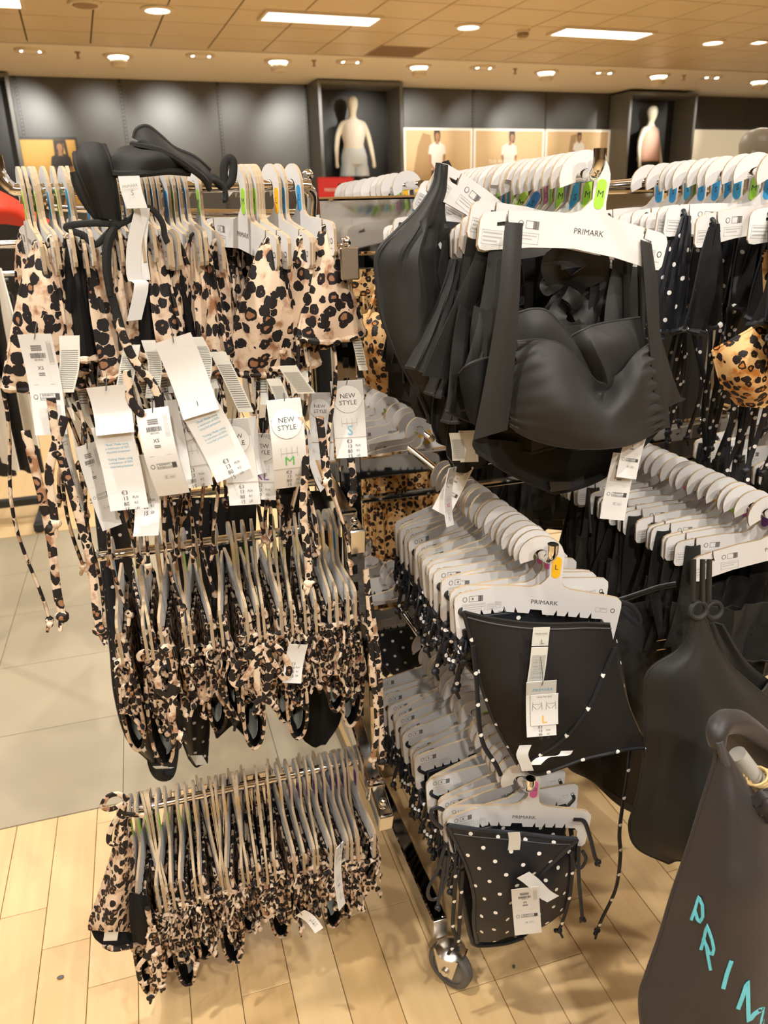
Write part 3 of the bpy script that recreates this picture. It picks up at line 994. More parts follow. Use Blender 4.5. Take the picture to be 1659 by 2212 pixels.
for bx in (0.70, 1.40):
    rpart(MB().sphere((bx, RY - 0.03, 1.548), 0.011, 14), 'plate_knob', ['chrome'])
# left side rails, seen in front of us from left to right
YB = 1.30
RAILS = {}
for key, (x0, x1, z) in dict(top=(-0.155, 0.272, 1.55), mid=(-0.128, 0.285, 0.975), low=(-0.138, 0.298, 0.443)).items():
    RAILS[key] = z
    if key == 'top':
        pts = cr([(x0 - 0.012, YB, z + 0.045), (x0 - 0.010, YB, z + 0.02), (x0, YB, z + 0.004), (x0 + 0.02, YB, z), (0.0, YB, z), (x1 - 0.02, YB, z), (x1, YB + 0.004, z - 0.004), (x1 + 0.012, YB + 0.02, z - 0.02), (x1 + 0.012, YB + 0.07, z - 0.085), (0.29, YB + 0.12, 1.43)], 46)
    else:
        pts = [(x0, YB, z), (x1 + 0.012, YB, z)]
    rpart(MB().tube(pts, 0.0085, 14), 'side_rail', ['chrome'])
    if key == 'top':
        rpart(MB().sphere((x1 + 0.004, YB + 0.004, z + 0.014), 0.009, 14), 'end_ball', ['chrome'])
    else:
        rpart(MB().sphere((x0 - 0.004, YB, z + 0.004), 0.012, 14), 'end_ball', ['chrome'])
rpart(MB().tube(cr([P(92, 418, Y=1.6), P(105, 438, Y=1.6), P(140, 447, Y=1.6), P(420, 460, Y=1.6), P(660, 462, Y=1.6)], 30), 0.008, 12), 'rear_rail', ['chrome'])
# square arms that carry the side rails, with end caps and bolts
ARMS = [((0.30, RY, 1.437), (0.30, 1.16, 1.437)), ((0.30, RY, 1.05), (0.30, 1.185, 0.985)), ((0.305, RY, 0.665), (0.305, 1.085, 0.47))]
for k, (a, b) in enumerate(ARMS):
    a, b = Vector(a), Vector(b)
    d = (b - a).normalized()
    rpart(MB().bar(a, b, 0.026, 0.044, bev=0.003), 'rail_arm', ['chrome'])
    rpart(MB().bar(b, b + d * 0.004, 0.028, 0.046, bev=0.002), 'arm_cap', ['brushed_chrome'])
    rpart(MB().bar(b - d * 0.075, b - d * 0.06, 0.034, 0.052, bev=0.003), 'arm_clamp', ['chrome'])
    rpart(MB().sphere(b - d * 0.014 + Vector((0, 0, 0.03)), 0.0075, 12), 'bolt', ['chrome'])
# round arms to the front with turned-up ends
FRONT = {'topA': (0.578, 0.955, 1.543), 'midA': (0.547, 0.965, 1.002), 'lowA': (0.532, 0.972, 0.567), 'topB': (0.985, 0.80, 1.55), 'lowB': (0.975, 0.97, 1.01)}
for key, (ax, ay, az) in FRONT.items():
    pts = cr([(ax, RY, az), (ax, ay + 0.1, az), (ax, ay + 0.02, az), (ax, ay + 0.004, az + 0.006), (ax, ay - 0.002, az + 0.016), (ax, ay - 0.003, az + 0.030)], 30)
    rpart(MB().tube(pts, 0.0085, 14), 'front_arm', ['chrome'])
# base legs and casters
for lx in (0.425, 1.36):
    rpart(MB().bar((lx, 2.15, 0.125), (lx, 1.125, 0.125), 0.032, 0.05, bev=0.003), 'base_leg', ['dark_reflection_chrome'])
    rpart(MB().box((lx, 1.123, 0.125), (0.030, 0.003, 0.048), bev=0.001), 'leg_cap', ['brushed_chrome'])
    for ly, ang in ((1.14, 35), (2.1, 60)):
        R = Matrix.Rotation(RAD(ang), 3, 'Z')
        c = Vector((lx + 0.012, ly - 0.045, 0.05)) if ly < 1.5 else Vector((lx, ly, 0.05))
        mb = MB()
        prof = [(0.036, -0.012), (0.046, -0.012), (0.05, -0.007), (0.05, 0.007), (0.046, 0.012), (0.036, 0.012)]
        w = MB().lathe(prof, axis='X', n=28, closed=True)
        w.v = [tuple(c + R @ Vector(q)) for q in w.v]
        rpart(w, 'caster_tyre', ['rubber'])
        w = MB().lathe([(0.006, -0.008), (0.037, -0.008), (0.037, 0.008), (0.006, 0.008)], axis='X', n=24)
        w.v = [tuple(c + R @ Vector(q)) for q in w.v]
        rpart(w, 'caster_hub', ['rubber_core'])
        fk = MB()
        top = Vector((lx, ly, 0.092)) - c
        for s in (-1, 1):
            poly = [(-0.016, -0.012), (0.016, -0.012), (0.03, 0.045), (-0.03, 0.045)]
            fk.add([(s * 0.017, x, z) for x, z in poly] + [(s * 0.020, x, z) for x, z in poly], [[0, 1, 2, 3], [7, 6, 5, 4], [0, 4, 5, 1], [1, 5, 6, 2], [2, 6, 7, 3], [3, 7, 4, 0]])
        fk.lathe([(0.030, 0.040), (0.031, 0.046), (0.024, 0.052), (0.012, 0.056)], n=20)
        fk.lathe([(0.007, -0.026), (0.009, -0.024), (0.009, 0.024), (0.007, 0.026)], axis='X', n=10)
        fk.v = [tuple(c + R @ Vector(q)) for q in fk.v]
        rpart(fk, 'caster_fork', ['brushed_chrome'])

# ================================================================== HANGERS
def arc(cx, cz, r, a0, a1, n):
    return [(cx + r * math.cos(RAD(a0 + (a1 - a0) * i / (n - 1))), cz + r * math.sin(RAD(a0 + (a1 - a0) * i / (n - 1)))) for i in range(n)]

def hanger_outline(kind):
    p = arc(0, -4, 35, 205, 0, 14)
    p += [(35, -35), (35, -62), (36.5, -70), (41, -76), (50, -79.5)]
    if kind == 'A':
        side = [(96, -86), (95, -97), (92.5, -104), (109, -106.5), (109.5, -102), (98.5, -99.5), (99.3, -86.5), (123, -90.5), (129.5, -94), (132.5, -101), (131.5, -132), (128, -137.5), (121, -138.5)]
        bot = [(60, -128), (0, -123), (-60, -128)]
    else:
        side = [(112, -86), (124, -88.5), (130.5, -95), (131.5, -104), (129, -140), (127, -163), (122.5, -169.5), (115, -170), (110, -165), (109.5, -150), (110, -135), (105, -128)]
        bot = []
        for x in (88, 70, 52, 34):
            bot += [(x, -128), (x - 1, -118), (x - 5.5, -128)]
        bot += [(11, -128), (9, -120), (-9, -120), (-11, -128)]
        for x in (-34, -52, -70, -88):
            bot += [(x + 5.5, -128), (x + 1, -118), (x, -128)]
    p += side + bot + [(-x, z) for x, z in side[::-1]]
    p += [(-50, -81), (-12, -80), (2, -75), (10, -66), (14, -52), (15, -34), (13.5, -15)]
    p += arc(0, -4, 13, -10, 205, 14)
    up = 32 if kind == 'A' else 22
    return [(x / 1000, (z + min(up, max(0, (-z - (26 if kind == 'A' else 36)) * 0.9))) / 1000) for x, z in p]

SIZES = {'XS': 'sticker_pink', 'S': 'sticker_blue', 'M': 'sticker_green', 'L': 'sticker_yellow', 'XL': 'sticker_purple'}
HM = {}
for kind in 'AB':
    HM[kind] = MB().plate(hanger_outline(kind), -0.0022, 0.0022, 0, 1).mesh('cardboard', ['card', 'card_edge'], False)
    pr, br = MB(), MB()
    y = -0.0025
    def lines(x0, x1, z, n, st=0.0042, h=0.0011):
        for q in range(n):
            pr.rect(x0, z - q * st - h, x1 - (0.006 if q == n - 1 else 0), z - q * st, y, 1)
    if kind == 'A':
        br.text('PRIMARK', 0.0105, (0.018, y, -0.069), mi=0)
        pr.frame(-0.082, -0.124, -0.050, -0.110, y, 0.0006, 1)
        lines(-0.079, -0.053, -0.113, 2)
        pr.poly(oval(-0.077, -0.1, 0.004, 0.0045, 10), y, 2).poly(oval(-0.077, -0.1, 0.0028, 0.0034, 10), y - 0.0001, 3)
        pr.frame(-0.070, -0.105, -0.056, -0.095, y, 0.0007, 2).rect(-0.060, -0.105, -0.052, -0.095, y, 2)
        pr.frame(-0.128, -0.130, -0.098, -0.112, y, 0.0006, 1)
        lines(-0.126, -0.1, -0.1145, 3, 0.005, 0.0018)
        pr.frame(0.103, -0.122, 0.118, -0.113, y, 0.0005, 1)
        lines(0.104, 0.117, -0.115, 2, 0.003, 0.001)
        lines(0.101, 0.126, -0.127, 2, 0.003, 0.001)
        pr.poly(oval(0.124, -0.1175, 0.0035, 0.0042, 10), y, 0).poly(oval(0.124, -0.1175, 0.0023, 0.0029, 10), y - 0.0001, 3)
    else:
        br.text('PRIMARK', 0.0105, (0.012, y, -0.084), mi=0)
        pr.poly(oval(-0.114, -0.0985, 0.004, 0.0045, 10), y, 2).poly(oval(-0.114, -0.0985, 0.0028, 0.0034, 10), y - 0.0001, 3)
        pr.frame(-0.107, -0.1035, -0.088, -0.0935, y, 0.0007, 2).rect(-0.092, -0.1035, -0.084, -0.0935, y, 2)
        pr.poly(oval(-0.101, -0.0985, 0.0016, 0.0022, 8), y, 2)
        pr.frame(-0.118, -0.121, -0.080, -0.107, y, 0.0006, 1)
        lines(-0.116, -0.082, -0.109, 3, 0.0038)
        pr.frame(-0.077, -0.121, -0.056, -0.110, y, 0.0006, 1)
        lines(-0.075, -0.058, -0.112, 3, 0.003)
        pr.frame(0.092, -0.115, 0.110, -0.107, y, 0.0005, 1)
        lines(0.0985, 0.1085, -0.1085, 2, 0.003, 0.001)
        pr.poly(oval(0.119, -0.111, 0.0035, 0.0042, 10), y, 0).poly(oval(0.119, -0.111, 0.0023, 0.0029, 10), y - 0.0001, 3)
    pr.v = [(a, b, c + (0.032 if kind == 'A' else 0.022)) for a, b, c in pr.v]
    HM['print' + kind] = pr.mesh('recycling_print', ['ink', 'ink_faint', 'ink_grey', 'card'], False)
    HM['brand' + kind] = br.mesh('brand_lettering', ['ink'], False)
pill = arc(0.0245, -0.008, 0.0068, 0, 180, 9) + arc(0.0245, -0.032, 0.0068, 180, 360, 9)
for s, m in SIZES.items():
    HM['pill' + s] = MB().plate(pill, -0.0027, 0.0027, 0, 0).mesh('size_sticker', [m], False)
    HM['let' + s] = MB().text(s, 0.0125 if len(s) == 1 else 0.0095, (0.0245, -0.0029, -0.020)).mesh('size_letter', ['ink'], False)

HPROTO = {}
def hanger(kind, size, loc, rot, label, group):
    key = (kind, size)
    if key in HPROTO:
        return copy_tree(HPROTO[key], loc, rot, label, group)
    t = thing('cardboard_hanger', label, 'hanger', loc, rot, group)
    obj('cardboard', HM[kind], t)
    obj('recycling_print', HM['print' + kind], t)['kind'] = 'stuff'
    obj('brand_lettering', HM['brand' + kind], t)
    s = obj('size_sticker', HM['pill' + size], t)
    obj('size_letter', HM['let' + size], s)
    HPROTO[key] = t
    return t

# ================================================================== GARMENT MAKERS (local frame of a hanger: rail at the origin)
def knot(mb, p, r, mi=0, rg=random):
    p = Vector(p)
    mb.sphere(p, r, 8, mi, (1.1, 0.9, 0.9))
    mb.sphere(p + Vector((rg.uniform(-1, 1), rg.uniform(-1, 1), -0.8)) * r * 0.8, r * 0.75, 8, mi)
    mb.tube([p, p + Vector((rg.uniform(-1, 1) * r, rg.uniform(-1, 1) * r, -2.4 * r))], [r * 0.5, r * 0.35], 6, mi)

def string_pts(a, L, rg, sway=0.012, k=14, drift=(0, 0)):
    a = Vector(a)
    ph, ph2 = rg.uniform(0, 6), rg.uniform(0, 6)
    fr = rg.uniform(0.7, 1.6)
    out = []
    for i in range(k):
        t = i / (k - 1)
        out.append(a + Vector((sway * (math.sin(ph + fr * 4 * t) - math.sin(ph)) + drift[0] * t, sway * (math.sin(ph2 + fr * 5 * t) - math.sin(ph2)) + drift[1] * t, -L * t)))
    return out

def hang_string(name, a, L, m, parent, rg, r=0.0050, sway=0.012, flat=0.55, drift=(0, 0)):
    mb = MB()
    pts = string_pts(a, L, rg, sway, drift=drift)
    mb.tube(pts, r, 8, flat=flat)
    knot(mb, pts[-1], r * 1.5, 0, rg)
    return mb.build(name, [m], parent)

def bow(name, c, m, parent, rg, s=0.03, ax=(0, 1, 0), r=0.003, tails=True):
    """a tied bow: two loops, a knot, two tails. ax is the direction the loops spread to"""
    mb = MB()
    c, ax = Vector(c), Vector(ax).normalized()
    fw = ax.cross(Vector((0, 0, 1))).normalized()
    for q in (-1, 1):
        k = s * rg.uniform(0.8, 1.25)
        loop = [c, c + ax * q * k * 0.5 + Vector((0, 0, k * 0.25)) + fw * 0.004, c + ax * q * k + Vector((0, 0, -k * 0.2)), c + ax * q * k * 0.85 + Vector((0, 0, -k * 0.9)), c + ax * q * k * 0.4 + Vector((0, 0, -k * 0.75)) - fw * 0.004, c]
        mb.tube(cr(loop, 20), r, 7, flat=0.6)
        if tails:
            pts = string_pts(c, s * rg.uniform(1.5, 3.0), rg, 0.006, 8, drift=(ax.x * q * 0.012, ax.y * q * 0.012))
            mb.tube(pts, r, 7, flat=0.6)
            knot(mb, pts[-1], r * 1.4, 0, rg)
    mb.sphere(c, r * 1.9, 8)
    return mb.build(name, [m], parent)

def cup_mesh(xs, w, L, tw, bulge, fold, ph, out, inn, flip=False, z0=-0.072):
    G = []
    nv, nu = 13, 13
    c, s = math.cos(tw), math.sin(tw)
    for i in range(nv):
        v = i / (nv - 1)
        hw = 0.007 + w * (v ** 0.85)
        row = []
        for j in range(nu):
            u = -1 + 2 * j / (nu - 1)
            lx = u * hw
            ly = -bulge * (1 - u * u) * math.sin(math.pi * min(1, 0.15 + 0.8 * v)) + fold * v * math.sin(u * 5.0 + ph) + 0.3 * fold * math.sin(u * 11 + ph * 2 + v * 4)
            row.append((xs + lx * c - ly * s, lx * s + ly * c, z0 - L * v - 0.010 * (1 - u * u) * v))
        G.append(row)
    # grid normal of (u right, v down) looks to -y: that is the outside
    mb = MB().sheet(G, 0.0025, 0 if not flip else 1, 1 if not flip else 0, 0)
    # gathered band along the base
    base = [Vector(p) for p in G[-1]]
    mb.tube(cr(base, 18), [0.0052 + 0.0012 * math.sin(q * 2.1) for q in range(18)], 8, 0)
    # piped sides
    for col in (0, nu - 1):
        mb.tube([Vector(G[i][col]) for i in range(nv)], 0.0028, 6, 0)
    return mb.mesh('cup', [out, inn]), G

def care_label(name, a, L, w, parent, rg, tw=0.0, bend=0.02):
    G = []
    n = 8
    c, s = math.cos(tw), math.sin(tw)
    for i in range(n):
        v = i / (n - 1)
        b = bend * math.sin(v * 2.6)
        G.append([(a[0] + u * w / 2 * c - b * s, a[1] + u * w / 2 * s + b * c, a[2] - L * v) for u in (-1, -0.33, 0.33, 1)])
    mb = MB().sheet(G, 0.0006)
    o = mb.build(name, ['label_fabric'], parent)
    pr = MB()
    for i in range(int(L / 0.0042) - 6):
        v0 = (0.012 + i * 0.0042) / L
        v1 = v0 + 0.0016 / L
        if v1 > 0.97:
            break
        q = []
        for v in (v0, v1):
            b = bend * math.sin(v * 2.6) - 0.0007
            for u in ((-0.8, 0.8) if v == v0 else (0.8, -0.8)):
                q.append((a[0] + u * w / 2 * c - b * s, a[1] + u * w / 2 * s + b * c, a[2] - L * v))
        pr.add(q, [[3, 2, 1, 0]])
    if pr.v:
        pr.build('care_print', ['ink_grey'], o, smooth=False)
    return o

GPROTO = {}
def garment(key, maker, loc, rot, label, group, cat='bikini'):
    if key in GPROTO:
        return copy_tree(GPROTO[key], loc, rot, label, group)
    t = maker(label, group)
    t.location, t.rotation_euler = loc, rot
    GPROTO[key] = t
    return t

def triangle_top(seed, near, far, out, inn, strm, labelled=True, strings=(0.28, 0.2, 0.34), flip=False):
    """string bikini top; near/far = (half width, length, twist, bulge, fold) of the cup on each end"""
    def mk(label, group):
        rg = random.Random(seed)
        t = thing('string_bikini', label, 'bikini top', group=group)
        for sgn, prm in ((1, near), (-1, far)):
            w, L, tw, bu, fo = prm
            me, G = cup_mesh(sgn * 0.10, w, L, tw, bu, fo, rg.uniform(0, 6), out, inn, flip)
            obj('cup', me, t)
            ap = Vector((sgn * 0.10, 0, -0.072))
            lp = MB().tube(cr([ap + Vector((0, -0.006, -0.012)), ap + Vector((sgn * 0.004, -0.007, 0.004)), ap + Vector((sgn * 0.006, 0.0, 0.009)), ap + Vector((sgn * 0.002, 0.007, 0.002)), ap + Vector((0, 0.006, -0.014))], 14), 0.0036, 7, flat=0.6)
            lp.build('neck_strap', [strm], t)
            c = Vector(G[-1][0 if sgn < 0 else -1])
            if sgn > 0:
                for q, L2 in enumerate(strings):
                    b = Vector(G[-1][(0, 6, 12)[q % 3]])
                    hang_string('tie_string', b, L2 * rg.uniform(0.75, 1.2), strm, t, rg, sway=0.01)
                if labelled:
                    b = Vector(G[-1][4])
                    care_label('care_label', (b.x + 0.004, b.y + 0.004, b.z + 0.02), 0.07, 0.022, t, rg, rg.uniform(0.9, 2.0), 0.012)
        return t
    return mk

def bottoms(seed, out, inn, trim, strm, L=0.175, wt=0.108, wg=0.030, d0=0.006, d1=0.013, ties=True, liner=True, droop=0.0, sides=(1,), gather=None):
    """tie-side bikini bottoms hung by the waist edge: front and back panel joined at the gusset"""
    def mk(label, group):
        rg = random.Random(seed)
        t = thing('bikini_bottoms', label, 'bikini bottoms', group=group)
        G = []
        nv, nu = 25, 11
        a1, a2 = rg.uniform(-0.012, 0.012), rg.uniform(0, 6)
        for i in range(nv):
            q = i / (nv - 1)
            k = math.sin(math.pi * q)
            e = abs(math.cos(math.pi * q))
            hw = wg + (wt * (0.95 if q < 0.5 else 1.05) - wg) * (e ** 2.2)
            z = -0.108 - L * (k ** 0.85)
            y = -math.cos(math.pi * q) * (d0 + (d1 - d0) * k * 1.6)
            row = []
            for j in range(nu):
                u = -1 + 2 * j / (nu - 1)
                wv = 0.004 * math.sin(u * 7 + a2 + q * 3) * k
                row.append((u * hw + a1 * k, y + wv + droop * k * u * 0.02, z + 0.004 * math.sin(u * 5 + a2) * k))
            G.append(row)
        mb = MB().sheet(G, 0.0024, 0, 1, 0)
        for col in (0, nu - 1):
            mb.tube(cr([G[i][col] for i in range(nv)], 40), 0.0034, 7, 2)
        for rw in (0, nv - 1):
            mb.tube(G[rw], 0.0028, 6, 2)
        mb.build('panel', [out, inn, trim], t)
        if liner:
            LG = []
            for i in range(7, 18):
                row = []
                e = 1 - abs((i - 12) / 5.5) ** 4
                for u in (-0.62, -0.2, 0.2, 0.62):
                    a = Vector(G[i][0]).lerp(Vector(G[i][nu - 1]), 0.5 + 0.5 * u * max(0.25, e))
                    qq = i / (nv - 1)
                    a.y += math.cos(math.pi * qq) * 0.003
                    a.z += 0.004
                    row.append(a)
                LG.append(row)
            MB().sheet(LG, 0.0006).build('hygiene_liner', ['label_fabric'], t)
        if ties:
            for sgn in (-1, 1):
                lp = MB()
                ap = Vector((sgn * (wt + 0.006), 0, -0.110))
                lp.tube(cr([Vector((sgn * wt, -d0, -0.109)), ap + Vector((sgn * 0.008, -0.004, 0.012)), ap + Vector((sgn * 0.004, 0.002, 0.022)), ap + Vector((sgn * 0.008, 0.006, 0.006)), Vector((sgn * wt, d0, -0.109))], 16), 0.0036, 7, flat=0.6)
                lp.build('side_loop', [strm], t)
            if gather and seed % 2 == 0:
                for q in range(1 + seed % 4 // 2):
                    me, _g = cup_mesh(wt - 0.012 - 0.03 * q, rg.uniform(0.012, 0.020), rg.uniform(0.09, 0.19), RAD(rg.uniform(40, 120)), 0.008, rg.uniform(0.004, 0.008), rg.uniform(0, 6), gather, inn, flip=(q == 1), z0=-0.115)
                    obj('gathered_side', me, t)
            for sd in sides:
              bow('tie_bow', (sd * wt + sd * 0.010, rg.uniform(-0.004, 0.004), -0.128 - rg.uniform(0, 0.03)), strm, t, rg, 0.016 * rg.uniform(0.7, 1.4), (rg.uniform(-0.3, 0.3), 1, 0), 0.0040)
              hang_string('tie_string', (sd * wt + sd * 0.006, rg.uniform(-0.006, 0.006), -0.128), rg.uniform(0.07, 0.17), strm, t, rg, 0.0050, 0.008)
              hang_string('tie_string', (sd * wt - sd * 0.006, rg.uniform(-0.008, 0.008), -0.118), rg.uniform(0.06, 0.15), strm, t, rg, 0.0050, 0.008)
        return t
    return mk

def strap_top(seed, m, L=0.20, dots=None):
    """soft wide-strap bikini top folded over itself"""
    def mk(label, group):
        rg = random.Random(seed)
        t = thing('strap_bikini', label, 'bikini top', group=group)
        a = rg.uniform(0, 6)
        for sgn in (-1, 1):
            G = []
            for i in range(14):
                v = i / 13
                cx = sgn * (0.100 + 0.018 * v + 0.01 * math.sin(a + 3 * v))
                hw = 0.013 + 0.010 * v
                G.append([(cx + u * hw, -0.004 + 0.012 * math.sin(a + v * 3 + u) * v - 0.004 * (1 - u * u), -0.066 - L * v) for u in (-1, -0.5, 0, 0.5, 1)])
            MB().sheet(G, 0.002).build('strap', [m], t)
        G = []
        for i in range(9):
            v = i / 8
            G.append([((-1 + 2 * j / 16) * (0.128 - 0.01 * v), -0.008 + 0.018 * math.sin(j * 1.1 + a) * 0.6 + 0.006 * math.sin(j * 2.3 + 5 * v), -0.066 - L * (0.55 + 0.62 * v) - 0.02 * math.sin(math.pi * j / 16)) for j in range(17)])
        mb = MB().sheet(G, 0.003, 0, 1, 0)
        mb.tube(G[-1], 0.003, 6, 0)
        mb.build('bust_band', [m, 'black_lining'], t)
        return t
    return mk

# ================================================================== ROWS OF HANGERS AND GARMENTS
R90 = -math.pi / 2
rg = random.Random(11)
LEO = ('leopard_print', 'black_lining', 'string_leopard_print')
top_makers = {}
for k in range(7):
    q = random.Random(100 + k)
    top_makers['strip%d' % k] = triangle_top(100 + k, (q.uniform(0.020, 0.034), q.uniform(0.13, 0.185), RAD(q.uniform(50, 105)), 0.012, q.uniform(0.006, 0.013)),
                                             (q.uniform(0.03, 0.05), 0.15, RAD(q.uniform(-40, 40)), 0.015, 0.008), *LEO, labelled=(k % 2 == 0), strings=(0.26, 0.16) if k % 3 else (0.34,), flip=(k in (2, 5)))
top_makers['wide'] = triangle_top(201, (0.074, 0.185, RAD(82), 0.034, 0.004), (0.05, 0.16, RAD(20), 0.02, 0.006), *LEO, strings=(0.25, 0.2))
top_makers['wide_left'] = triangle_top(202, (0.072, 0.185, RAD(88), 0.034, 0.004), (0.05, 0.16, RAD(20), 0.02, 0.006), *LEO, strings=(0.36, 0.42, 0.30))
top_makers['half'] = triangle_top(203, (0.046, 0.15, RAD(80), 0.026, 0.004), (0.05, 0.16, RAD(20), 0.02, 0.006), *LEO, strings=(0.3, 0.34), labelled=False)
TOPX = [36, 48, 61, 69, 89, 110, 130, 143, 172, 195, 218, 240, 254, 270, 286, 300, 312, 327, 342, 357, 372, 388, 415, 508, 521, 531, 539, 547, 581, 598, 629]
TOPS = ['M', 'S', 'M', 'L', 'S', 'M', 'S', 'L', 'S', 'M', 'L', 'S', 'S', 'M', 'L', 'S', 'S', 'S', 'S', 'M', 'S', 'S', 'M', 'M', 'M', 'M', 'M', 'L', 'L', 'S', 'S']
top_items = []
for i, (px_, sz) in enumerate(zip(TOPX, TOPS)):
    X = P(px_, 352, Y=YB).x
    swing, yaw = rg.uniform(-3, 9), rg.uniform(6, 16)
    if px_ > 500:
        yaw = rg.uniform(11, 17) if px_ < 600 else 14
        swing = 6 if px_ < 600 else -2
    rot = (0, RAD(swing), R90 + RAD(yaw))
    loc = (X, YB, RAILS['top'])
    nm = ORD[i]
    hanger('A', sz, loc, rot, 'white cardboard hanger, %s from the left on the upper left rail' % nm, 'hangers on the upper left rail')
    key = {36: 'wide_left', 508: 'wide', 629: 'half', 598: 'half'}.get(px_, 'strip%d' % (i % 7))
    g = garment('LT' + key, top_makers[key], loc, rot, 'leopard print string bikini top, %s from the left on the upper left rail' % nm, 'leopard bikini tops on the upper left rail')
    top_items.append((px_, g))

mid_makers = [bottoms(300 + k, 'small_leopard_print', 'black_lining', 'string_leopard_print', 'string_leopard_print', L=random.Random(300 + k).uniform(0.17, 0.29), d1=random.Random(k).uniform(0.012, 0.022), wg=random.Random(k + 9).uniform(0.055, 0.085), gather='small_leopard_print') for k in range(6)]
MIDX = [242, 289, 301, 341, 372, 395, 420, 467, 496, 507, 526, 545, 573, 591, 608, 638, 652, 680, 690, 706, 715]
mid_items = []
for i, px_ in enumerate(MIDX):
    X = P(px_, 1160 - (px_ - 450) * 0.115, Y=YB).x
    rot = (0, RAD(rg.uniform(-2, 6)), R90 + RAD(rg.uniform(-9, 5)))
    loc = (X, YB, RAILS['mid'])
    hanger('B', rg.choice(['M', 'M', 'L', 'S']), loc, rot, 'white cardboard clip hanger, %s from the left on the middle left rail' % ORD[i], 'hangers on the middle left rail')
    g = garment('LM%d' % (i % 6), mid_makers[i % 6], loc, rot, 'leopard print tie-side bikini bottoms, %s from the left on the middle left rail' % ORD[i], 'leopard bikini bottoms on the middle left rail')
    mid_items.append((px_, g))
LOWX = [282, 298, 311, 317, 323, 342, 358, 385, 401, 419, 440, 457, 468, 484, 505, 513, 530, 555, 578, 600, 621, 640, 660, 672, 694, 708, 722, 736, 748, 760]
low_items = []
for i, px_ in enumerate(LOWX):
    X = P(px_, 1700 - (px_ - 500) * 0.23, Y=YB).x
    rot = (0, RAD(rg.uniform(-4, 8)), R90 + RAD(rg.uniform(-8, 5) + (10 if i in (2, 3) else 0)))
    loc = (X, YB, RAILS['low'])
    hanger('B', 'M' if i < 9 else 'L' if i < 20 else 'XL', loc, rot, 'white cardboard clip hanger, %s from the left on the lowest left rail' % ORD[i], 'hangers on the lowest left rail')
    g = garment('LM%d' % ((i * 5 + 2) % 6), mid_makers[(i * 5 + 2) % 6], loc, rot, 'leopard print tie-side bikini bottoms, %s from the left on the lowest left rail' % ORD[i], 'leopard bikini bottoms on the lowest left rail')
    low_items.append((px_, g))

# right-hand arms, hangers one behind the other
def arm_row(arm, kind, ys, sizes, tilt, yaw, hname, gkeys, gname, hgroup, ggroup, skip=(), cat='x'):
    ax, ay, az = FRONT[arm]
    out = []
    for i, y in enumerate(ys):
        tl, yw = tilt(i), yaw(i)
        rot = (RAD(rg.uniform(-2, 2)), RAD(tl), RAD(yw))
        loc = (ax, y, az)
        h = hanger(kind, sizes[i % len(sizes)], loc, rot, hname % ORD[i], hgroup)
        g = None
        if i not in skip and gkeys:
            key, mk = gkeys[i % len(gkeys)]
            g = garment(key, mk, loc, rot, gname % ORD[i], ggroup)
        out.append((h, g))
    return out
def steps(y0, y1, n, jit=0.25):
    w = [1 + rg.uniform(-jit, jit) * 2 for _ in range(n - 1)]
    s = sum(w)
    ys = [y0]
    for q in w:
        ys.append(ys[-1] + (y1 - y0) * q / s)
    return ys
black_mk = [('BT%d' % k, strap_top(400 + k, ['black_fabric', 'satin_black'][k % 2], L=0.17 + 0.03 * k)) for k in range(4)]
ROW_TA = arm_row('topA', 'A', steps(0.985, 1.46, 23), ['M', 'M', 'S', 'S', 'M', 'M', 'XS', 'S', 'XS', 'M'], lambda i: 8 if i == 0 else (28 if i == 9 else 14 if i == 2 else rg.uniform(-2, 8)), lambda i: -9 if i == 0 else rg.uniform(-8, 8),
                 'white cardboard hanger, %s from the front on the upper right arm', black_mk, 'black bikini top, %s from the front on the upper right arm', 'hangers on the upper right arm', 'black bikini tops on the upper right arm', skip=(0, 9))
polka_mk = [('PB%d' % k, bottoms(500 + k, 'polka_dot', 'black_lining', 'navy_trim', 'polka_dot_string', L=0.17 + 0.01 * k, d1=0.014, wt=0.108, sides=(-1, 1))) for k in range(3)]
ROW_MA = arm_row('midA', 'B', steps(0.995, 1.42, 19, 0.45), ['L', 'XS', 'XS', 'M', 'XS', 'M'], lambda i: 3 if i == 0 else rg.uniform(-3, 4), lambda i: -24 if i == 0 else (-16 + min(26, i * 2.0) + rg.uniform(-3, 14)),
                 'white clip hanger, %s from the front on the middle right arm', polka_mk, 'black polka dot bikini bottoms, %s from the front on the middle right arm', 'hangers on the middle right arm', 'polka dot bottoms on the middle right arm', skip=(0,))
ROW_LA = arm_row('lowA', 'B', steps(1.005, 1.50, 19, 0.45), ['XS', 'S', 'S', 'M', 'XS'], lambda i: 2 if i == 0 else rg.uniform(-3, 3), lambda i: -19 if i == 0 else (-4 + min(14, i * 1.6) + rg.uniform(-4, 10)),
                 'white clip hanger, %s from the front on the lowest right arm', polka_mk, 'black polka dot bikini bottoms, %s from the front on the lowest right arm', 'hangers on the lowest right arm', 'polka dot bottoms on the lowest right arm', skip=(0,))
PT = ('polka_dot', 'black_lining', 'polka_dot_string')
ptop_mk = [('PT%d' % k, triangle_top(600 + k, (0.03, 0.15, RAD(-60 + 45 * k), 0.016, 0.010), (0.034 - 0.004 * k, 0.14 + 0.02 * k, RAD(70 - 50 * k), 0.016, 0.010), *PT, labelled=False, strings=(0.30, 0.36, 0.26), flip=(k == 1))) for k in range(4)]
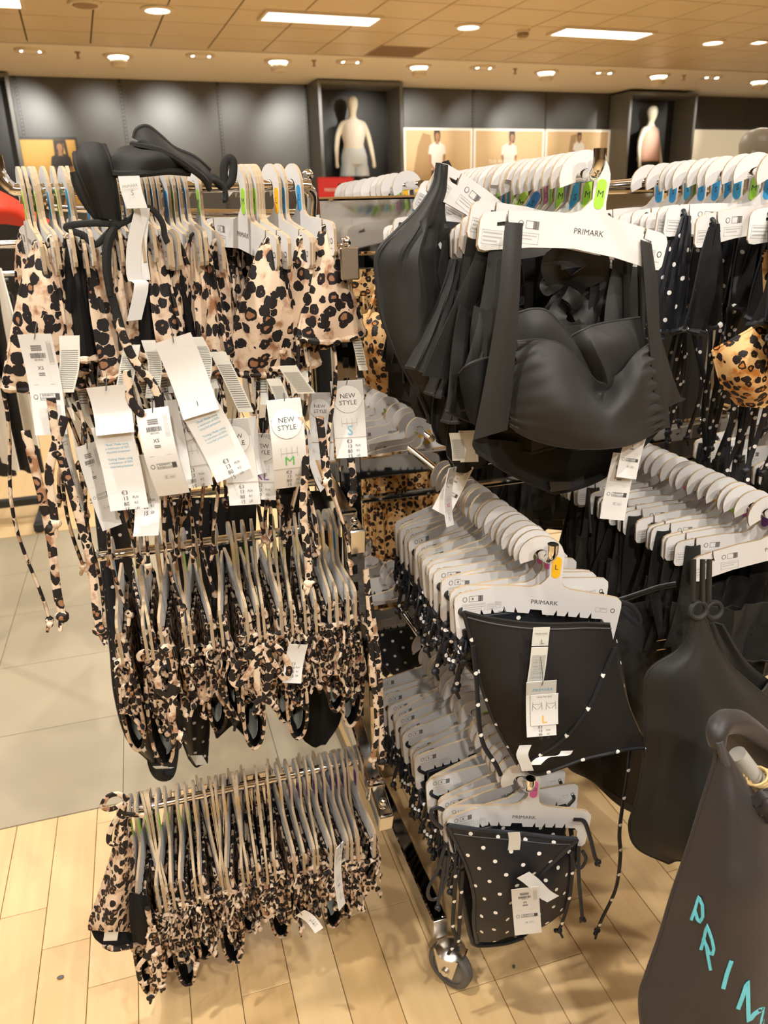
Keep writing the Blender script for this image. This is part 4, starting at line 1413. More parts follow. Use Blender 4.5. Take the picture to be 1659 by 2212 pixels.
ROW_TB = arm_row('topB', 'A', [0.845, 0.875, 0.895, 0.93, 0.955] + steps(1.10, 1.44, 11), ['S', 'S', 'M', 'S', 'S'], lambda i: rg.uniform(-4, 6), lambda i: -12 + rg.uniform(-10, 10),
                 'white cardboard hanger, %s from the front on the upper right-edge arm', ptop_mk, 'black polka dot string bikini top, %s from the front on the upper right-edge arm', 'hangers on the upper right-edge arm', 'polka dot tops on the upper right-edge arm')
ROW_LB = arm_row('lowB', 'A', steps(1.0, 1.46, 19), ['L', 'XL', 'S', 'XS', 'M', 'L'], lambda i: rg.uniform(-4, 2) - (3 if i == 0 else 0), lambda i: -8 + rg.uniform(-8, 6),
                 'white cardboard hanger, %s from the front on the lower right-edge arm', black_mk, 'black top, %s from the front on the lower right-edge arm', 'hangers on the lower right-edge arm', 'black tops on the lower right-edge arm', skip=(0,))

# ================================================================== SWING TAGS
LET = {'S': 'ink_blue', 'M': 'ink_green', 'L': 'ink_yellow', 'XL': 'ink_purple', 'XS': 'ink_pink', '2XL': 'ink'}
TAGM = ['paper', 'paper_grey', 'ink', 'ink_grey', 'ink_faint', 'ink_sky']
def price(pr, w, zc, k=1.0):
    u = w * 0.17 * k
    for i, (a, b) in enumerate((('€3', None), ('13', 'PLN'), ('80', 'Kč'), ('15', 'LEI'))):
        z = zc - i * u * 1.02
        pr.text(a, u, (-0.04 * w, -0.0012, z), mi=2)
        if b:
            pr.text(b, u * 0.6, (0.22 * w, -0.0012, z + u * 0.12), mi=2)

def tag_card(kind, size, w, h):
    cd, pr = MB(), MB()
    y = -0.0009
    def slab(z0, z1, yy, m):
        G = [[(-w / 2 + w * j / 3, yy, z0 + (z1 - z0) * i / 8) for j in range(4)] for i in range(9)]
        cd.sheet(G, 0.0007, m)
    if kind == 'front':
        slab(0, -h, 0.0006, 0)
        slab(0, -h * 0.74, -0.0004, 0)
        y = -0.0012
        pr.rect(-w / 2 * 0.99, -h * 0.2, w / 2 * 0.99, -0.0004, y, 1)
        cz = -h * 0.24
        r = w * 0.44
        pr.poly(oval(0, cz, r * 1.02, r * 1.02, 28), y - 0.0004, 4).poly(oval(0, cz, r, r, 28), y - 0.0006, 0)
        pr.text('NEW', w * 0.21, (0, y - 0.0008, cz + w * 0.1), mi=2).text('STYLE', w * 0.21, (0, y - 0.0008, cz - w * 0.12), mi=2)
        for sx in (-1, 1):
            for q in (0.08, 0.24):
                pr.rect(sx * w * q - 0.0003, -h * 0.60, sx * w * q + 0.0003, -h * 0.49, y, 4)
        pr.rect(-w * 0.24, -h * 0.56, w * 0.24, -h * 0.555, y, 4)
        if size:
            pr.text(size, w * 0.42, (0, y, -h * 0.655), mi=6)
        price(pr, w, -h * 0.79, 0.9)
    elif kind == 'tie':
        slab(0, -h, 0.0006, 0)
        y = -0.0012
        pr.rect(-w / 2 * 0.99, -h * 0.24, w / 2 * 0.99, -0.0004, y + 0.0006, 1)
        pr.text('PRIMARK', w * 0.17, (0.05 * w, y, -h * 0.16), mi=5)
        G = [[(-w * 0.36 + w * 0.92 * j / 3, -0.0018, -h * 0.24 - h * 0.56 * i / 4) for j in range(4)] for i in range(5)]
        cd.sheet(G, 0.0006, 0)
        y = -0.0024
        pr.text('MINI TIE SIDE', w * 0.085, (0.1 * w, y, -h * 0.29), mi=3)
        for cx in (-0.14, 0.32):
            a = w * 0.15
            z = -h * 0.42
            o = cx * w
            for seg in ([(-a, 0), (a, 0)], [(-a, -0.3 * a), (-0.15 * a, -1.3 * a)], [(a, -0.3 * a), (0.15 * a, -1.3 * a)], [(-a, 0), (-a * 1.1, -1.6 * a)], [(a, 0), (a * 1.1, -1.6 * a)], [(-a, 0.5 * a), (-0.9 * a, 0)], [(a, 0.5 * a), (0.9 * a, 0)]):
                (x0, z0), (x1, z1) = seg
                d = Vector((x1 - x0, z1 - z0))
                n = Vector((-d.y, d.x)).normalized() * 0.0003
                pr.add([(o + x0 + n.x, y, z + z0 + n.y), (o + x0 - n.x, y, z + z0 - n.y), (o + x1 - n.x, y, z + z1 - n.y), (o + x1 + n.x, y, z + z1 + n.y)], [[0, 1, 2, 3]], 3)
        pr.text(size, w * 0.42, (0.1 * w, y, -h * 0.70), mi=6)
        price(pr, w, -h * 0.84, 0.75)
    elif kind == 'shell':
        slab(0, -h, 0.0, 0)
        y = -0.0008
        pr.rect(-w / 2 * 0.99, -h * 0.8, w / 2 * 0.99, -h * 0.5, y + 0.0003, 0)
        for i, s in enumerate(('*Shell: Made using', 'a minimum of 50%', 'recycled polyester', None, '*Lining: Made using', 'a minimum of 50%', 'recycled polyester')):
            if s:
                pr.text(s, w * 0.082, (0.02 * w, y, -h * 0.22 - i * w * 0.098), mi=5)
        price(pr, w, -h * 0.80, 0.85)
    elif kind == 'back':
        slab(0, -h, 0.0, 0)
        y = -0.0008
        for i in range(3):
            pr.rect(-w * 0.2, -h * (0.12 + 0.02 * i), w * 0.12, -h * (0.108 + 0.02 * i), y, 3)
        q = random.Random(5)
        x = -w * 0.26
        while x < w * 0.2:
            ww = w * q.choice((0.008, 0.016, 0.024))
            pr.rect(x, -h * 0.235, x + ww, -h * 0.185, y, 2)
            x += ww + w * 0.014
        pr.text('BROWN' if 'leopard' in size[1] else 'BLACK', w * 0.07, (-0.03 * w, y, -h * 0.255), mi=2)
        pr.text(size[0], w * 0.16, (-0.03 * w, y, -h * 0.335), mi=2)
        for i in range(2):
            pr.rect(-w * 0.12, -h * (0.392 + 0.018 * i), w * 0.07, -h * (0.381 + 0.018 * i), y, 3)
        pr.frame(w * 0.28, -h * 0.30, w * 0.42, -h * 0.07, y, 0.0003, 4)
        for i in range(4):
            pr.rect(w * (0.30 + 0.03 * i), -h * 0.285, w * (0.312 + 0.03 * i), -h * 0.085, y, 4)
        for sx in (-1, 1):
            pr.rect(sx * w * 0.34, -h * 0.50, sx * w * 0.18, -h * 0.497, y, 4) if sx > 0 else pr.rect(-w * 0.34, -h * 0.50, -w * 0.18, -h * 0.497, y, 4)
        pr.poly(oval(-w * 0.33, -h * 0.62, w * 0.07, w * 0.075, 12), y, 3).poly(oval(-w * 0.33, -h * 0.62, w * 0.05, w * 0.055, 12), y - 0.0001, 0)
        pr.frame(-w * 0.2, -h * 0.655, w * 0.4, -h * 0.59, y, 0.0005, 3)
        pr.text('ÉLÉMENTS', w * 0.075, (0.04 * w, y, -h * 0.608), mi=2).text("D'EMBALLAGE", w * 0.075, (0.04 * w, y, -h * 0.637), mi=2)
        pr.rect(w * 0.27, -h * 0.655, w * 0.4, -h * 0.59, y, 2)
        pr.frame(-w * 0.08, -h * 0.78, w * 0.26, -h * 0.74, y, 0.0003, 4)
        pr.poly(oval(-w * 0.02, -h * 0.76, w * 0.03, w * 0.04, 8), y, 4)
        pr.rect(w * 0.08, -h * 0.767, w * 0.22, -h * 0.757, y, 4)
    else:
        slab(0, -h, 0.0, 0)
        if kind == 'price':
            price(pr, w, -h * 0.55, 1.2)
    return cd, pr

def swing_tag(kind, size, cx, top, Y, w, h, parent, lean=0.0, yaw=0.0, bend=0.006, pitch=0.0, string=22):
    a = P(cx, top, Y=Y)
    s = depth(a) / FPX
    W_, H_ = w * s, h * s
    cd, pr = tag_card(kind, size, W_, H_)
    for mb in (cd, pr):
        mb.v = [(x, y + bend * math.sin(math.pi * min(1.2, -z / H_)) - 0.7 * bend * (z / H_) ** 2, z) for x, y, z in mb.v]
    let = LET.get(size[0] if isinstance(size, tuple) else size, 'ink') if size else 'ink'
    c = cd.build('swing_tag', TAGM + [let], None)
    c.location = a
    c.rotation_euler = (RAD(pitch), -math.atan(lean) + RAD(1.7), -YAW * 0.9 + RAD(yaw))
    if string:
        st = MB().tube(cr([(0, -0.002, -0.006), (0.002, 0, 0.004), (0.001, 0.012, string * s)], 8), 0.0006, 5)
        st.v = list(st.v)
        so = st.build('tag_string', ['ink'], c)
    if pr.v:
        pr.build('tag_print', TAGM + [let], c, smooth=False)['kind'] = 'stuff'
    adopt(c, parent)
    return c
def near_item(items, px_):
    return min(items, key=lambda q: abs(q[0] - px_))[1]
T = lambda x: near_item(top_items, x)
swing_tag('back', ('XS', 'leopard'), 74, 722, 1.085, 72, 222, T(36), 0.03)
swing_tag('front', 'S', 128, 905, 1.16, 30, 235, T(61), 0.10, yaw=55)
swing_tag('back', ('S', 'leopard'), 185, 960, 1.10, 45, 200, T(110), 0.16, yaw=35)
swing_tag('blank', None, 228, 834, 1.062, 84, 105, T(172), 0.10)
swing_tag('shell', None, 240, 920, 1.066, 86, 192, T(172), 0.10, bend=0.004)
swing_tag('price', None, 285, 985, 1.09, 60, 178, T(195), 0.12, yaw=-10, bend=0.02)
swing_tag('back', ('XS', 'leopard'), 328, 882, 1.058, 72, 204, T(240), 0.13, bend=-0.012)
swing_tag('blank', None, 352, 866, 1.085, 58, 180, T(254), 0.11)
swing_tag('front', None, 385, 880, 1.10, 76, 182, T(270), 0.14)
swing_tag('blank', None, 372, 730, 1.055, 84, 175, T(300), 0.30)
swing_tag('shell', None, 425, 872, 1.050, 86, 176, T(300), 0.44)
swing_tag('front', None, 500, 905, 1.075, 72, 196, T(372), 0.10, yaw=-8)
swing_tag('blank', None, 524, 905, 1.095, 60, 130, T(388), 0.12, yaw=25)
swing_tag('front', 'XL', 565, 936, 1.11, 66, 150, T(388), -0.06)
swing_tag('front', 'M', 612, 862, 1.07, 74, 208, T(531), 0.05, yaw=12, bend=-0.016)
swing_tag('front', 'S', 748, 822, 1.20, 70, 172, T(629), 0.06)
swing_tag('front', 'L', 688, 848, 1.30, 52, 150, T(598), 0.04, yaw=-10, string=0)
swing_tag('shell', None, 665, 930, 1.12, 22, 150, T(581), 0.28, yaw=60)
swing_tag('price', None, 645, 1392, 1.12, 42, 92, near_item(mid_items, 608), -0.22, yaw=15)
swing_tag('front', 'XL', 734, 1825, 1.08, 26, 165, near_item(low_items, 672), -0.04, yaw=58)
swing_tag('price', None, 648, 1972, 1.10, 24, 62, near_item(low_items, 600), 0.85)
# loose care labels that fan out of the leopard tops
def strip_label(pts, Y, w, parent, name='care_label', m='label_fabric', ink=True, yaw=0.0):
    q = lpx(pts, Y, 12)
    c = Vector((math.cos(YAW - yaw), -math.sin(YAW - yaw), 0))
    s = depth(q[0]) / FPX
    G = [[p + c * (u * w * s / 2) for u in (-1, -0.33, 0.33, 1)] for p in q]
    o = MB().sheet(G, 0.0006).build(name, [m])
    adopt(o, parent)
    if ink:
        pr = MB()
        f = cr(q, 60)
        for i in range(14, 56, 2):
            a, b = f[i], f[i].lerp(f[i + 1], 0.55)
            n = Vector((-math.sin(YAW), -math.cos(YAW), 0.1)) * 0.0009
            pr.add([a - c * (0.42 * w * s) + n, b - c * (0.42 * w * s) + n, b + c * (0.42 * w * s) + n, a + c * (0.42 * w * s) + n], [[0, 1, 2, 3]])
        p = pr.build('care_print', ['ink_grey'], None, smooth=False)
        p.parent = o
    return o
for pts, Y, w, it in (([(285, 745), (275, 800), (262, 870)], 1.07, 36, 195), ([(150, 725), (150, 790), (138, 848)], 1.09, 44, 110), ([(425, 728), (445, 775), (438, 850)], 1.07, 26, 327),
                      ([(470, 760), (500, 820), (532, 890)], 1.08, 34, 388), ([(620, 790), (640, 820), (662, 850)], 1.06, 40, 531), ([(590, 818), (605, 850), (612, 870)], 1.075, 30, 521),
                      ([(735, 680), (765, 720), (785, 800)], 1.2, 20, 629), ([(320, 735), (335, 790), (328, 860)], 1.08, 30, 254), ([(100, 765), (112, 800), (118, 830)], 1.1, 26, 61), ([(728, 672), (735, 700), (742, 735)], 1.2, 16, 629)):
    strip_label(pts, Y, w, T(it))

# ================================================================== SINGLE GARMENTS IN FRONT
def hem(mb, G, rows=(), cols=(), r=0.0022, mi=0, inset=0.0):
    for rr in rows:
        mb.tube([Vector(p) for p in G[rr]], r, 6, mi)
    for cc in cols:
        mb.tube([Vector(G[i][cc]) for i in range(len(G))], r, 6, mi)

def cloth(name, G, mats, parent, t=0.0025, rows=(), cols=(), r=0.0022):
    mb = MB().sheet(G, t, 0, min(1, len(mats) - 1), 0)
    hem(mb, G, rows, cols, r, len(mats) - 1 if len(mats) > 2 else 0)
    o = mb.build(name, mats)
    adopt(o, parent)
    return o

def ribbon(name, left, right, Y, mats, parent, n=18, t=0.002, fold=None):
    rows = []
    for a, b in zip(left, right):
        m = ((a[0] + b[0]) / 2, (a[1] + b[1]) / 2, ((a[2] if len(a) > 2 else 0) + (b[2] if len(b) > 2 else 0)) / 2 - 0.004)
        rows.append([a, m, b])
    return cloth(name, spx(rows, Y, n, 7, fold), mats, parent, t)

def cord(name, pts, Y, r, m, parent, flat=1.0, end_knot=False, n=8):
    q = lpx(pts, Y)
    mb = MB().tube(q, r, n, flat=flat)
    if end_knot:
        knot(mb, q[-1], r * 1.5, 0, rg)
    o = mb.build(name, [m])
    adopt(o, parent)
    return o

# ---- the big black bustier top on the first hanger of the upper right arm
YT = 0.965
bt = thing('bustier_bikini', 'large black ruched bikini top with wide straps hanging at the very front', 'bikini top', P(1250, 960, Y=YT))
ruche = lambda u, v: 0.004 * math.exp(-((u - 0.02) / 0.12) ** 2) * math.sin(v * 46 + 3 * u * 10) + 0.0035 * math.exp(-((u - 0.98) / 0.08) ** 2) * math.sin(v * 50) + 0.002 * math.sin(7 * u + 9 * v) + 0.003 * math.sin(16 * (u * 0.6 - v * 0.35) + 1)
front = spx([[(1114, 738, 0), (1160, 734, -0.012), (1215, 748, -0.016), (1262, 792, -0.006), (1298, 828, 0.012), (1340, 806, 0.0), (1372, 768, -0.004), (1407, 742, 0)],
             [(1108, 795, -0.004), (1160, 790, -0.034), (1215, 800, -0.042), (1262, 830, -0.024), (1296, 858, 0.010), (1342, 835, -0.014), (1380, 805, -0.02), (1412, 795, 0)],
             [(1104, 850, -0.004), (1156, 862, -0.044), (1215, 876, -0.058), (1264, 888, -0.046), (1305, 890, -0.030), (1350, 878, -0.034), (1388, 862, -0.026), (1418, 850, 0)],
             [(1098, 892, -0.002), (1150, 918, -0.036), (1212, 936, -0.050), (1262, 942, -0.048), (1308, 940, -0.044), (1352, 930, -0.034), (1392, 912, -0.022), (1428, 895, 0)],
             [(1094, 918, 0), (1148, 947, -0.022), (1210, 964, -0.034), (1260, 969, -0.036), (1308, 967, -0.034), (1354, 959, -0.026), (1396, 944, -0.014), (1438, 925, 0)]], YT, 46, 60, ruche)
cloth('bust_panel', front, ['satin_black', 'black_lining'], bt, 0.003, rows=(0, -1), r=0.002)
inner1 = spx([[(1120, 676, 0.02), (1150, 668, 0.01), (1180, 672, 0.008), (1210, 700, 0.012), (1240, 740, 0.02)],
              [(1118, 715, 0.015), (1150, 705, 0.0), (1185, 708, -0.002), (1220, 735, 0.006), (1262, 775, 0.02)],
              [(1112, 765, 0.012), (1150, 765, 0.0), (1190, 770, 0.0), (1232, 790, 0.01), (1285, 830, 0.022)]], YT, 14, 18)
cloth('inner_cup', inner1, ['satin_black', 'black_lining'], bt, 0.0025, rows=(0,))
inner2 = spx([[(1226, 733, 0.03), (1255, 712, 0.022), (1295, 700, 0.02), (1340, 692, 0.02), (1382, 686, 0.022)],
              [(1246, 765, 0.026), (1275, 752, 0.008), (1315, 742, 0.006), (1355, 735, 0.008), (1394, 735, 0.018)],
              [(1280, 815, 0.028), (1300, 806, 0.012), (1330, 798, 0.01), (1365, 790, 0.01), (1405, 775, 0.014)],
              [(1290, 850, 0.03), (1305, 850, 0.02), (1332, 838, 0.016), (1365, 820, 0.016), (1405, 800, 0.018)]], YT, 20, 20, lambda u, v: 0.006 * math.exp(-((u - 0.25) / 0.1) ** 2))
cloth('inner_cup', inner2, ['satin_black', 'black_lining'], bt, 0.0025, rows=(0,), cols=(0,))
ribbon('strap', [(1091, 480, -0.004), (1084, 560, -0.012), (1076, 650, -0.014), (1058, 760, -0.010), (1040, 860, -0.006), (1022, 950, 0)],
       [(1128, 482, -0.004), (1124, 560, -0.014), (1120, 660, -0.018), (1114, 745, -0.016), (1105, 840, -0.010), (1095, 928, -0.004)], YT, ['satin_black'], bt, 26, 0.003)
ribbon('strap', [(1384, 518, 0), (1392, 620, -0.006), (1402, 742, -0.006), (1412, 840, -0.004), (1424, 926, 0)],
       [(1413, 530, 0.006), (1420, 620, 0), (1424, 720, 0), (1436, 820, 0.004), (1446, 924, 0.008)], YT, ['satin_black'], bt, 22, 0.003)
cloth('side_wing', spx([[(1422, 700, 0.01), (1432, 745, 0.012), (1445, 790, 0.016)], [(1432, 800, 0.012), (1452, 835, 0.02), (1466, 850, 0.03)], [(1440, 878, 0.014), (1462, 868, 0.03), (1478, 862, 0.044)]], YT, 12, 8), ['satin_black', 'black_lining'], bt, rows=(-1,))
cloth('side_wing', spx([[(1062, 772, 0.01), (1035, 778, 0.0), (1008, 790, 0.004), (993, 806, 0.02)], [(1055, 820, 0.008), (1034, 828, -0.004), (1010, 836, 0.004), (996, 836, 0.02)],
                        [(1046, 868, 0.006), (1032, 875, 0.0), (1014, 872, 0.006), (1002, 858, 0.02)], [(1034, 920, 0.004), (1026, 918, 0.004), (1016, 908, 0.012), (1008, 890, 0.022)]], YT, 14, 12), ['satin_black', 'black_lining'], bt, rows=(0,))
cloth('side_wing', spx([[(993, 806, 0.03), (1010, 792, 0.03), (1040, 782, 0.03), (1062, 790, 0.03)], [(1000, 850, 0.035), (1015, 850, 0.035), (1040, 850, 0.035), (1060, 850, 0.035)]], YT, 6, 8), ['black_lining'], bt)
band = spx([[(1024, 948, 0.006), (1100, 952, 0.075), (1190, 968, 0.10), (1265, 972, 0.10), (1350, 962, 0.08), (1425, 928, 0.03)],
            [(1022, 962, 0.006), (1088, 992, 0.07), (1175, 1030, 0.095), (1235, 1035, 0.097), (1320, 1005, 0.075), (1395, 962, 0.03)],
            [(1030, 976, 0.008), (1085, 1012, 0.07), (1165, 1052, 0.095), (1215, 1064, 0.097), (1295, 1034, 0.075), (1385, 972, 0.03)]], YT, 14, 34, lambda u, v: 0.003 * math.sin(18 * u) * v)
cloth('back_band', band, ['black_fabric', 'black_lining'], bt, 0.003, rows=(-1,), r=0.003)
mb = MB().sheet(spx([[(1185, 1040, 0.085), (1230, 1040, 0.085)], [(1190, 1062, 0.085), (1235, 1056, 0.085)]], YT, 4, 6), 0.004)
adopt(mb.build('hook_tab', ['black_plastic']), bt)
# satin bow behind the hanger
def satin(pts, Y, w, k=22):
    q = lpx([p[:3] for p in pts], Y, k)
    ws = [w[0] + (w[1] - w[0]) * i / (k - 1) for i in range(k)]
    rows = []
    for i, p in enumerate(q):
        t = (q[min(i + 1, k - 1)] - q[max(i - 1, 0)]).normalized()
        sd = t.cross(Vector((0.25, 0.95, 0.1))).normalized()
        rows.append([p + sd * (u * ws[i] / 2) + Vector((0, 0.002 * math.sin(i * 0.5 + u * 2), 0)) for u in (-1, -0.5, 0, 0.5, 1)])
    return rows
bw = thing('satin_bow', 'black satin bow of the second top, tied behind the front hanger', 'bow', P(1240, 640, Y=YT + 0.05))
for k, (pts, w) in enumerate((([(1236, 628, 0), (1255, 605, -0.015), (1292, 585, -0.03), (1285, 556, -0.035), (1240, 552, -0.04), (1200, 562, -0.035), (1196, 588, -0.025), (1222, 622, 0)], (0.030, 0.034)),
                              ([(1240, 560, -0.01), (1238, 545, -0.012), (1236, 532, 0.0)], (0.014, 0.012)),
                              ([(1245, 630, 0), (1280, 600, -0.012), (1312, 606, -0.02), (1324, 632, -0.022), (1318, 665, -0.02), (1298, 695, -0.014)], (0.026, 0.046)),
                              ([(1190, 600, -0.005), (1178, 615, -0.012), (1182, 628, -0.014), (1200, 618, -0.01), (1215, 600, 0)], (0.014, 0.016)),
                              ([(1228, 650, 0), (1208, 668, -0.018), (1204, 700, -0.022), (1232, 718, -0.026), (1262, 704, -0.02), (1258, 672, -0.012), (1242, 655, 0)], (0.026, 0.030)),
                              ([(1258, 660, 0), (1276, 690, -0.01), (1284, 735, -0.008)], (0.022, 0.028)),
                              ([(1215, 640, -0.004), (1195, 665, -0.006), (1188, 710, -0.004)], (0.020, 0.024)))):
    adopt(MB().sheet(satin(pts, YT + 0.088, w, 30), 0.002).build('bow_loop', ['satin_black']), bw)
adopt(MB().sheet(satin([(1222, 632, -0.012), (1238, 644, -0.020), (1252, 656, -0.012)], YT + 0.078, (0.020, 0.020), 10), 0.006).build('bow_knot', ['satin_black']), bw)
dark = spx([[(1125, 560), (1240, 545), (1390, 560)], [(1125, 660), (1240, 650), (1395, 660)], [(1130, 760), (1250, 760), (1400, 750)]], YT + 0.12, 10, 12, lambda u, v: 0.01 * math.sin(14 * u + 4 * v))
cloth('cup_back', dark, ['black_fabric'], bw)
for xx in (1352, 1383):
    ribbon('strap', [(xx - 6, 545), (xx - 4, 640), (xx - 3, 740)], [(xx + 6, 545), (xx + 8, 640), (xx + 9, 740)], YT + 0.035, ['black_fabric'], bw, 10)
swing_tag('back', ('S', 'black'), 1352, 980, YT + 0.03, 56, 152, bt, -0.10, bend=0.003)
swing_tag('back', ('S', 'black'), 1378, 930, YT + 0.02, 46, 108, bt, -0.14, bend=0.003)
cord('tag_thread', [(1272, 1060), (1274, 1110), (1276, 1150)], YT + 0.06, 0.002, 'black_fabric', bt)

# ---- black halter top pushed out to the left, on a steeply tilted hanger
YH = 1.13
ht = thing('halter_bikini', 'black gathered halter bikini top bulging out left of the black row', 'bikini top', P(900, 700, Y=YH))
hl = [(946, 352), (938, 400), (905, 452), (858, 500), (815, 545), (813, 605), (824, 685), (860, 775), (905, 862), (925, 912)]
hr = [(966, 356), (962, 410), (958, 455), (966, 510), (976, 570), (990, 640), (992, 710), (975, 790), (958, 860), (950, 925)]
rows = []
for i, (a, b) in enumerate(zip(hl, hr)):
    s = min(1, i / 4)
    rows.append([(a[0] + (b[0] - a[0]) * u, a[1] + (b[1] - a[1]) * u, -0.05 * s * math.sin(math.pi * min(1, u * 1.1)) * (1 if i < 8 else 0.5) + 0.04 * u * s) for u in (0, 0.25, 0.5, 0.75, 1)])
G = spx(rows, YH, 44, 28, lambda u, v: (0.007 * math.sin(u * 26 + v * 3) * max(0, 1 - abs(v - 0.42) / 0.3) + 0.006 * math.sin(9 * u - 5 * v)) * (1 if v > 0.3 else 0.2))
cloth('cup', G, ['satin_black', 'black_lining'], ht, 0.003, cols=(0,), r=0.0035)
ribbon('neck_strap', [(955, 350), (975, 390), (1000, 440), (1030, 490)], [(968, 346), (992, 392), (1020, 440), (1050, 492)], YH + 0.05, ['black_fabric'], ht, 12)
ax, ay, az = FRONT['topA']
hp = P(1075, 520, Y=YH + 0.01)
hx = hanger('A', 'S', (ax, YH + 0.02, az), (0, RAD(36), RAD(4)), 'white cardboard hanger swung up steeply to the left above the black row', 'hangers on the upper right arm')
# hems of the black row seen under the halter: satin folds with rolled ends
for k, (x0, y0, x1, y1, w) in enumerate(((985, 560, 905, 800, 46), (1010, 570, 945, 850, 40), (1040, 580, 985, 905, 44), (1062, 590, 1010, 880, 40), (1085, 560, 1035, 800, 46))):
    nm = ['leftmost of the satin black tops beside the halter', 'second satin black top from the halter', 'third satin black top from the halter', 'fourth satin black top from the halter', 'satin black top just left of the front top'][k]
    Yk = 1.10 - k * 0.022
    t = thing('draped_bikini', 'folded ' + nm, 'bikini top', P(x0, y0, Y=Yk), group='satin folds left of the front top')
    rows = []
    for i in range(7):
        v = i / 6
        cx = x0 + (x1 - x0) * v ** 1.3
        cy = y0 + (y1 - y0) * v
        ww = w * (0.55 + 0.75 * v)
        rows.append([(cx + ww * u, cy + 8 * math.sin(u * 3 + k) * v, -0.018 * math.cos(u * 3.0) * (0.3 + v)) for u in (-0.5, -0.25, 0, 0.25, 0.5, 0.8)])
    cloth('fold', spx(rows, Yk, 24, 20, lambda u, v: 0.003 * math.sin(20 * u + k + 3 * v)), ['satin_black', 'black_lining'], t, 0.0025, rows=(-1,), r=0.003)
    rows = [[(p[0] + 6, p[1], 0.03) for p in rows[-2]], [(p[0] + 10, p[1] + 60, 0.03) for p in rows[-1]], [(p[0] + 22, p[1] + 105, 0.045) for p in rows[-1]]]
    cloth('lower_fold', spx(rows, Yk, 12, 14, lambda u, v: 0.004 * math.sin(12 * u + 2 * k)), ['black_fabric', 'black_lining'], t, 0.0025, rows=(-1,), r=0.0025)
    if k in (1, 3):
        strip_label([(985, 935), (990, 965), (992, 995)], Yk - 0.02, 30, t) if k == 1 else strip_label([(1010, 930), (1012, 965), (1014, 998)], Yk + 0.02, 40, t, m='paper', ink=False)
        if k == 1:
            swing_tag('front', 'XS', 978, 1010, Yk - 0.01, 30, 130, t, -0.1, yaw=50)
            swing_tag('back', ('M', 'black'), 1005, 1000, Yk + 0.03, 42, 130, t, -0.42, yaw=-20)

# ---- black inside-out bottoms on the first hanger of the middle right arm
YM = 0.955
bb = thing('lined_bottoms', 'black inside-out bikini bottoms with dotted piping at the front of the middle arm', 'bikini bottoms', P(1170, 1400, Y=YM))
G = spx([[(1003, 1322, 0.03), (1060, 1335, 0.012), (1130, 1345, 0), (1200, 1348, -0.012), (1260, 1346, -0.026), (1318, 1348, -0.045)],
         [(1022, 1400, 0.03), (1075, 1420, 0.004), (1132, 1430, -0.012), (1200, 1430, -0.024), (1262, 1425, -0.034), (1330, 1415, -0.04)],
         [(1040, 1480, 0.03), (1085, 1500, 0), (1138, 1510, -0.02), (1205, 1515, -0.03), (1280, 1510, -0.04), (1350, 1495, -0.036)],
         [(1072, 1562, 0.034), (1108, 1580, 0.008), (1152, 1592, -0.012), (1222, 1600, -0.026), (1312, 1590, -0.036), (1378, 1570, -0.03)],
         [(1122, 1652, 0.04), (1138, 1662, 0.02), (1165, 1668, 0), (1222, 1654, -0.018), (1312, 1625, -0.03), (1402, 1612, -0.028)]], YM, 34, 36, lambda u, v: 0.004 * math.sin(8 * u + 5 * v) * v + 0.006 * math.exp(-((u - 0.55 - 0.25 * v) / 0.08) ** 2) * v)
cloth('lining', G, ['grey_lining', 'polka_dot'], bb, 0.003, rows=(0,), r=0.0026)
mb = MB()
mb.tube([Vector(G[i][0]) for i in range(34)] + [Vector(G[33][j]) for j in range(1, 36)], 0.0042, 8)
adopt(mb.build('piping', ['polka_dot_string']), bb)
mb = MB().tube(cr([Vector(G[i][j]) + Vector((-0.001, -0.004, 0)) for i, j in ((6, 35), (12, 31), (18, 26), (24, 20), (30, 11), (33, 6))], 30), 0.0032, 8)
adopt(mb.build('leg_piping', ['polka_dot_string']), bb)
mb = MB().tube([Vector(G[1][j]) + Vector((0, -0.002, 0)) for j in range(36)], 0.0012, 5)
adopt(mb.build('stitched_seam', ['stitch']), bb)
strip_label([(1170, 1355), (1168, 1375), (1166, 1395)], YM - 0.03, 36, bb, name='size_label', m='label_fabric', ink=False)
pr = MB().text('L', 0.011, P(1172, 1387, Y=YM - 0.034), u=(math.cos(YAW), -math.sin(YAW), 0)).text('PRIMARK', 0.0048, P(1170, 1369, Y=YM - 0.034), u=(math.cos(YAW), -math.sin(YAW), 0))
adopt(pr.build('size_print', ['ink_grey'], smooth=False), bb)
strip_label([(1166, 1398), (1162, 1435), (1156, 1475)], YM - 0.036, 36, bb)
swing_tag('tie', 'L', 1170, 1472, YM - 0.055, 66, 140, bb, 0.07, bend=0.004, string=50)
for pts in ([(1135, 1610), (1128, 1630), (1135, 1650), (1140, 1665)], [(1155, 1652), (1175, 1636), (1215, 1632), (1225, 1622)]):
    strip_label(pts, YM - 0.035, 26, bb, name='hygiene_liner', m='paper', ink=False)
cord('tie_string', [(1022, 1395), (1030, 1480), (1035, 1560), (1045, 1610), (1070, 1650), (1082, 1675)], YM + 0.02, 0.004, 'polka_dot_string', bb, 0.5)
cord('tie_string', [(1362, 1612, 0), (1355, 1680), (1345, 1740), (1338, 1800), (1340, 1850), (1330, 1920), (1300, 1985), (1290, 2010)], YM, 0.0042, 'polka_dot_string', bb, 0.5, True)
cord('side_loop', [(1340, 1300), (1365, 1310), (1382, 1335), (1378, 1350), (1355, 1330), (1338, 1315)], YM + 0.02, 0.0042, 'navy_trim', bb, 0.5)
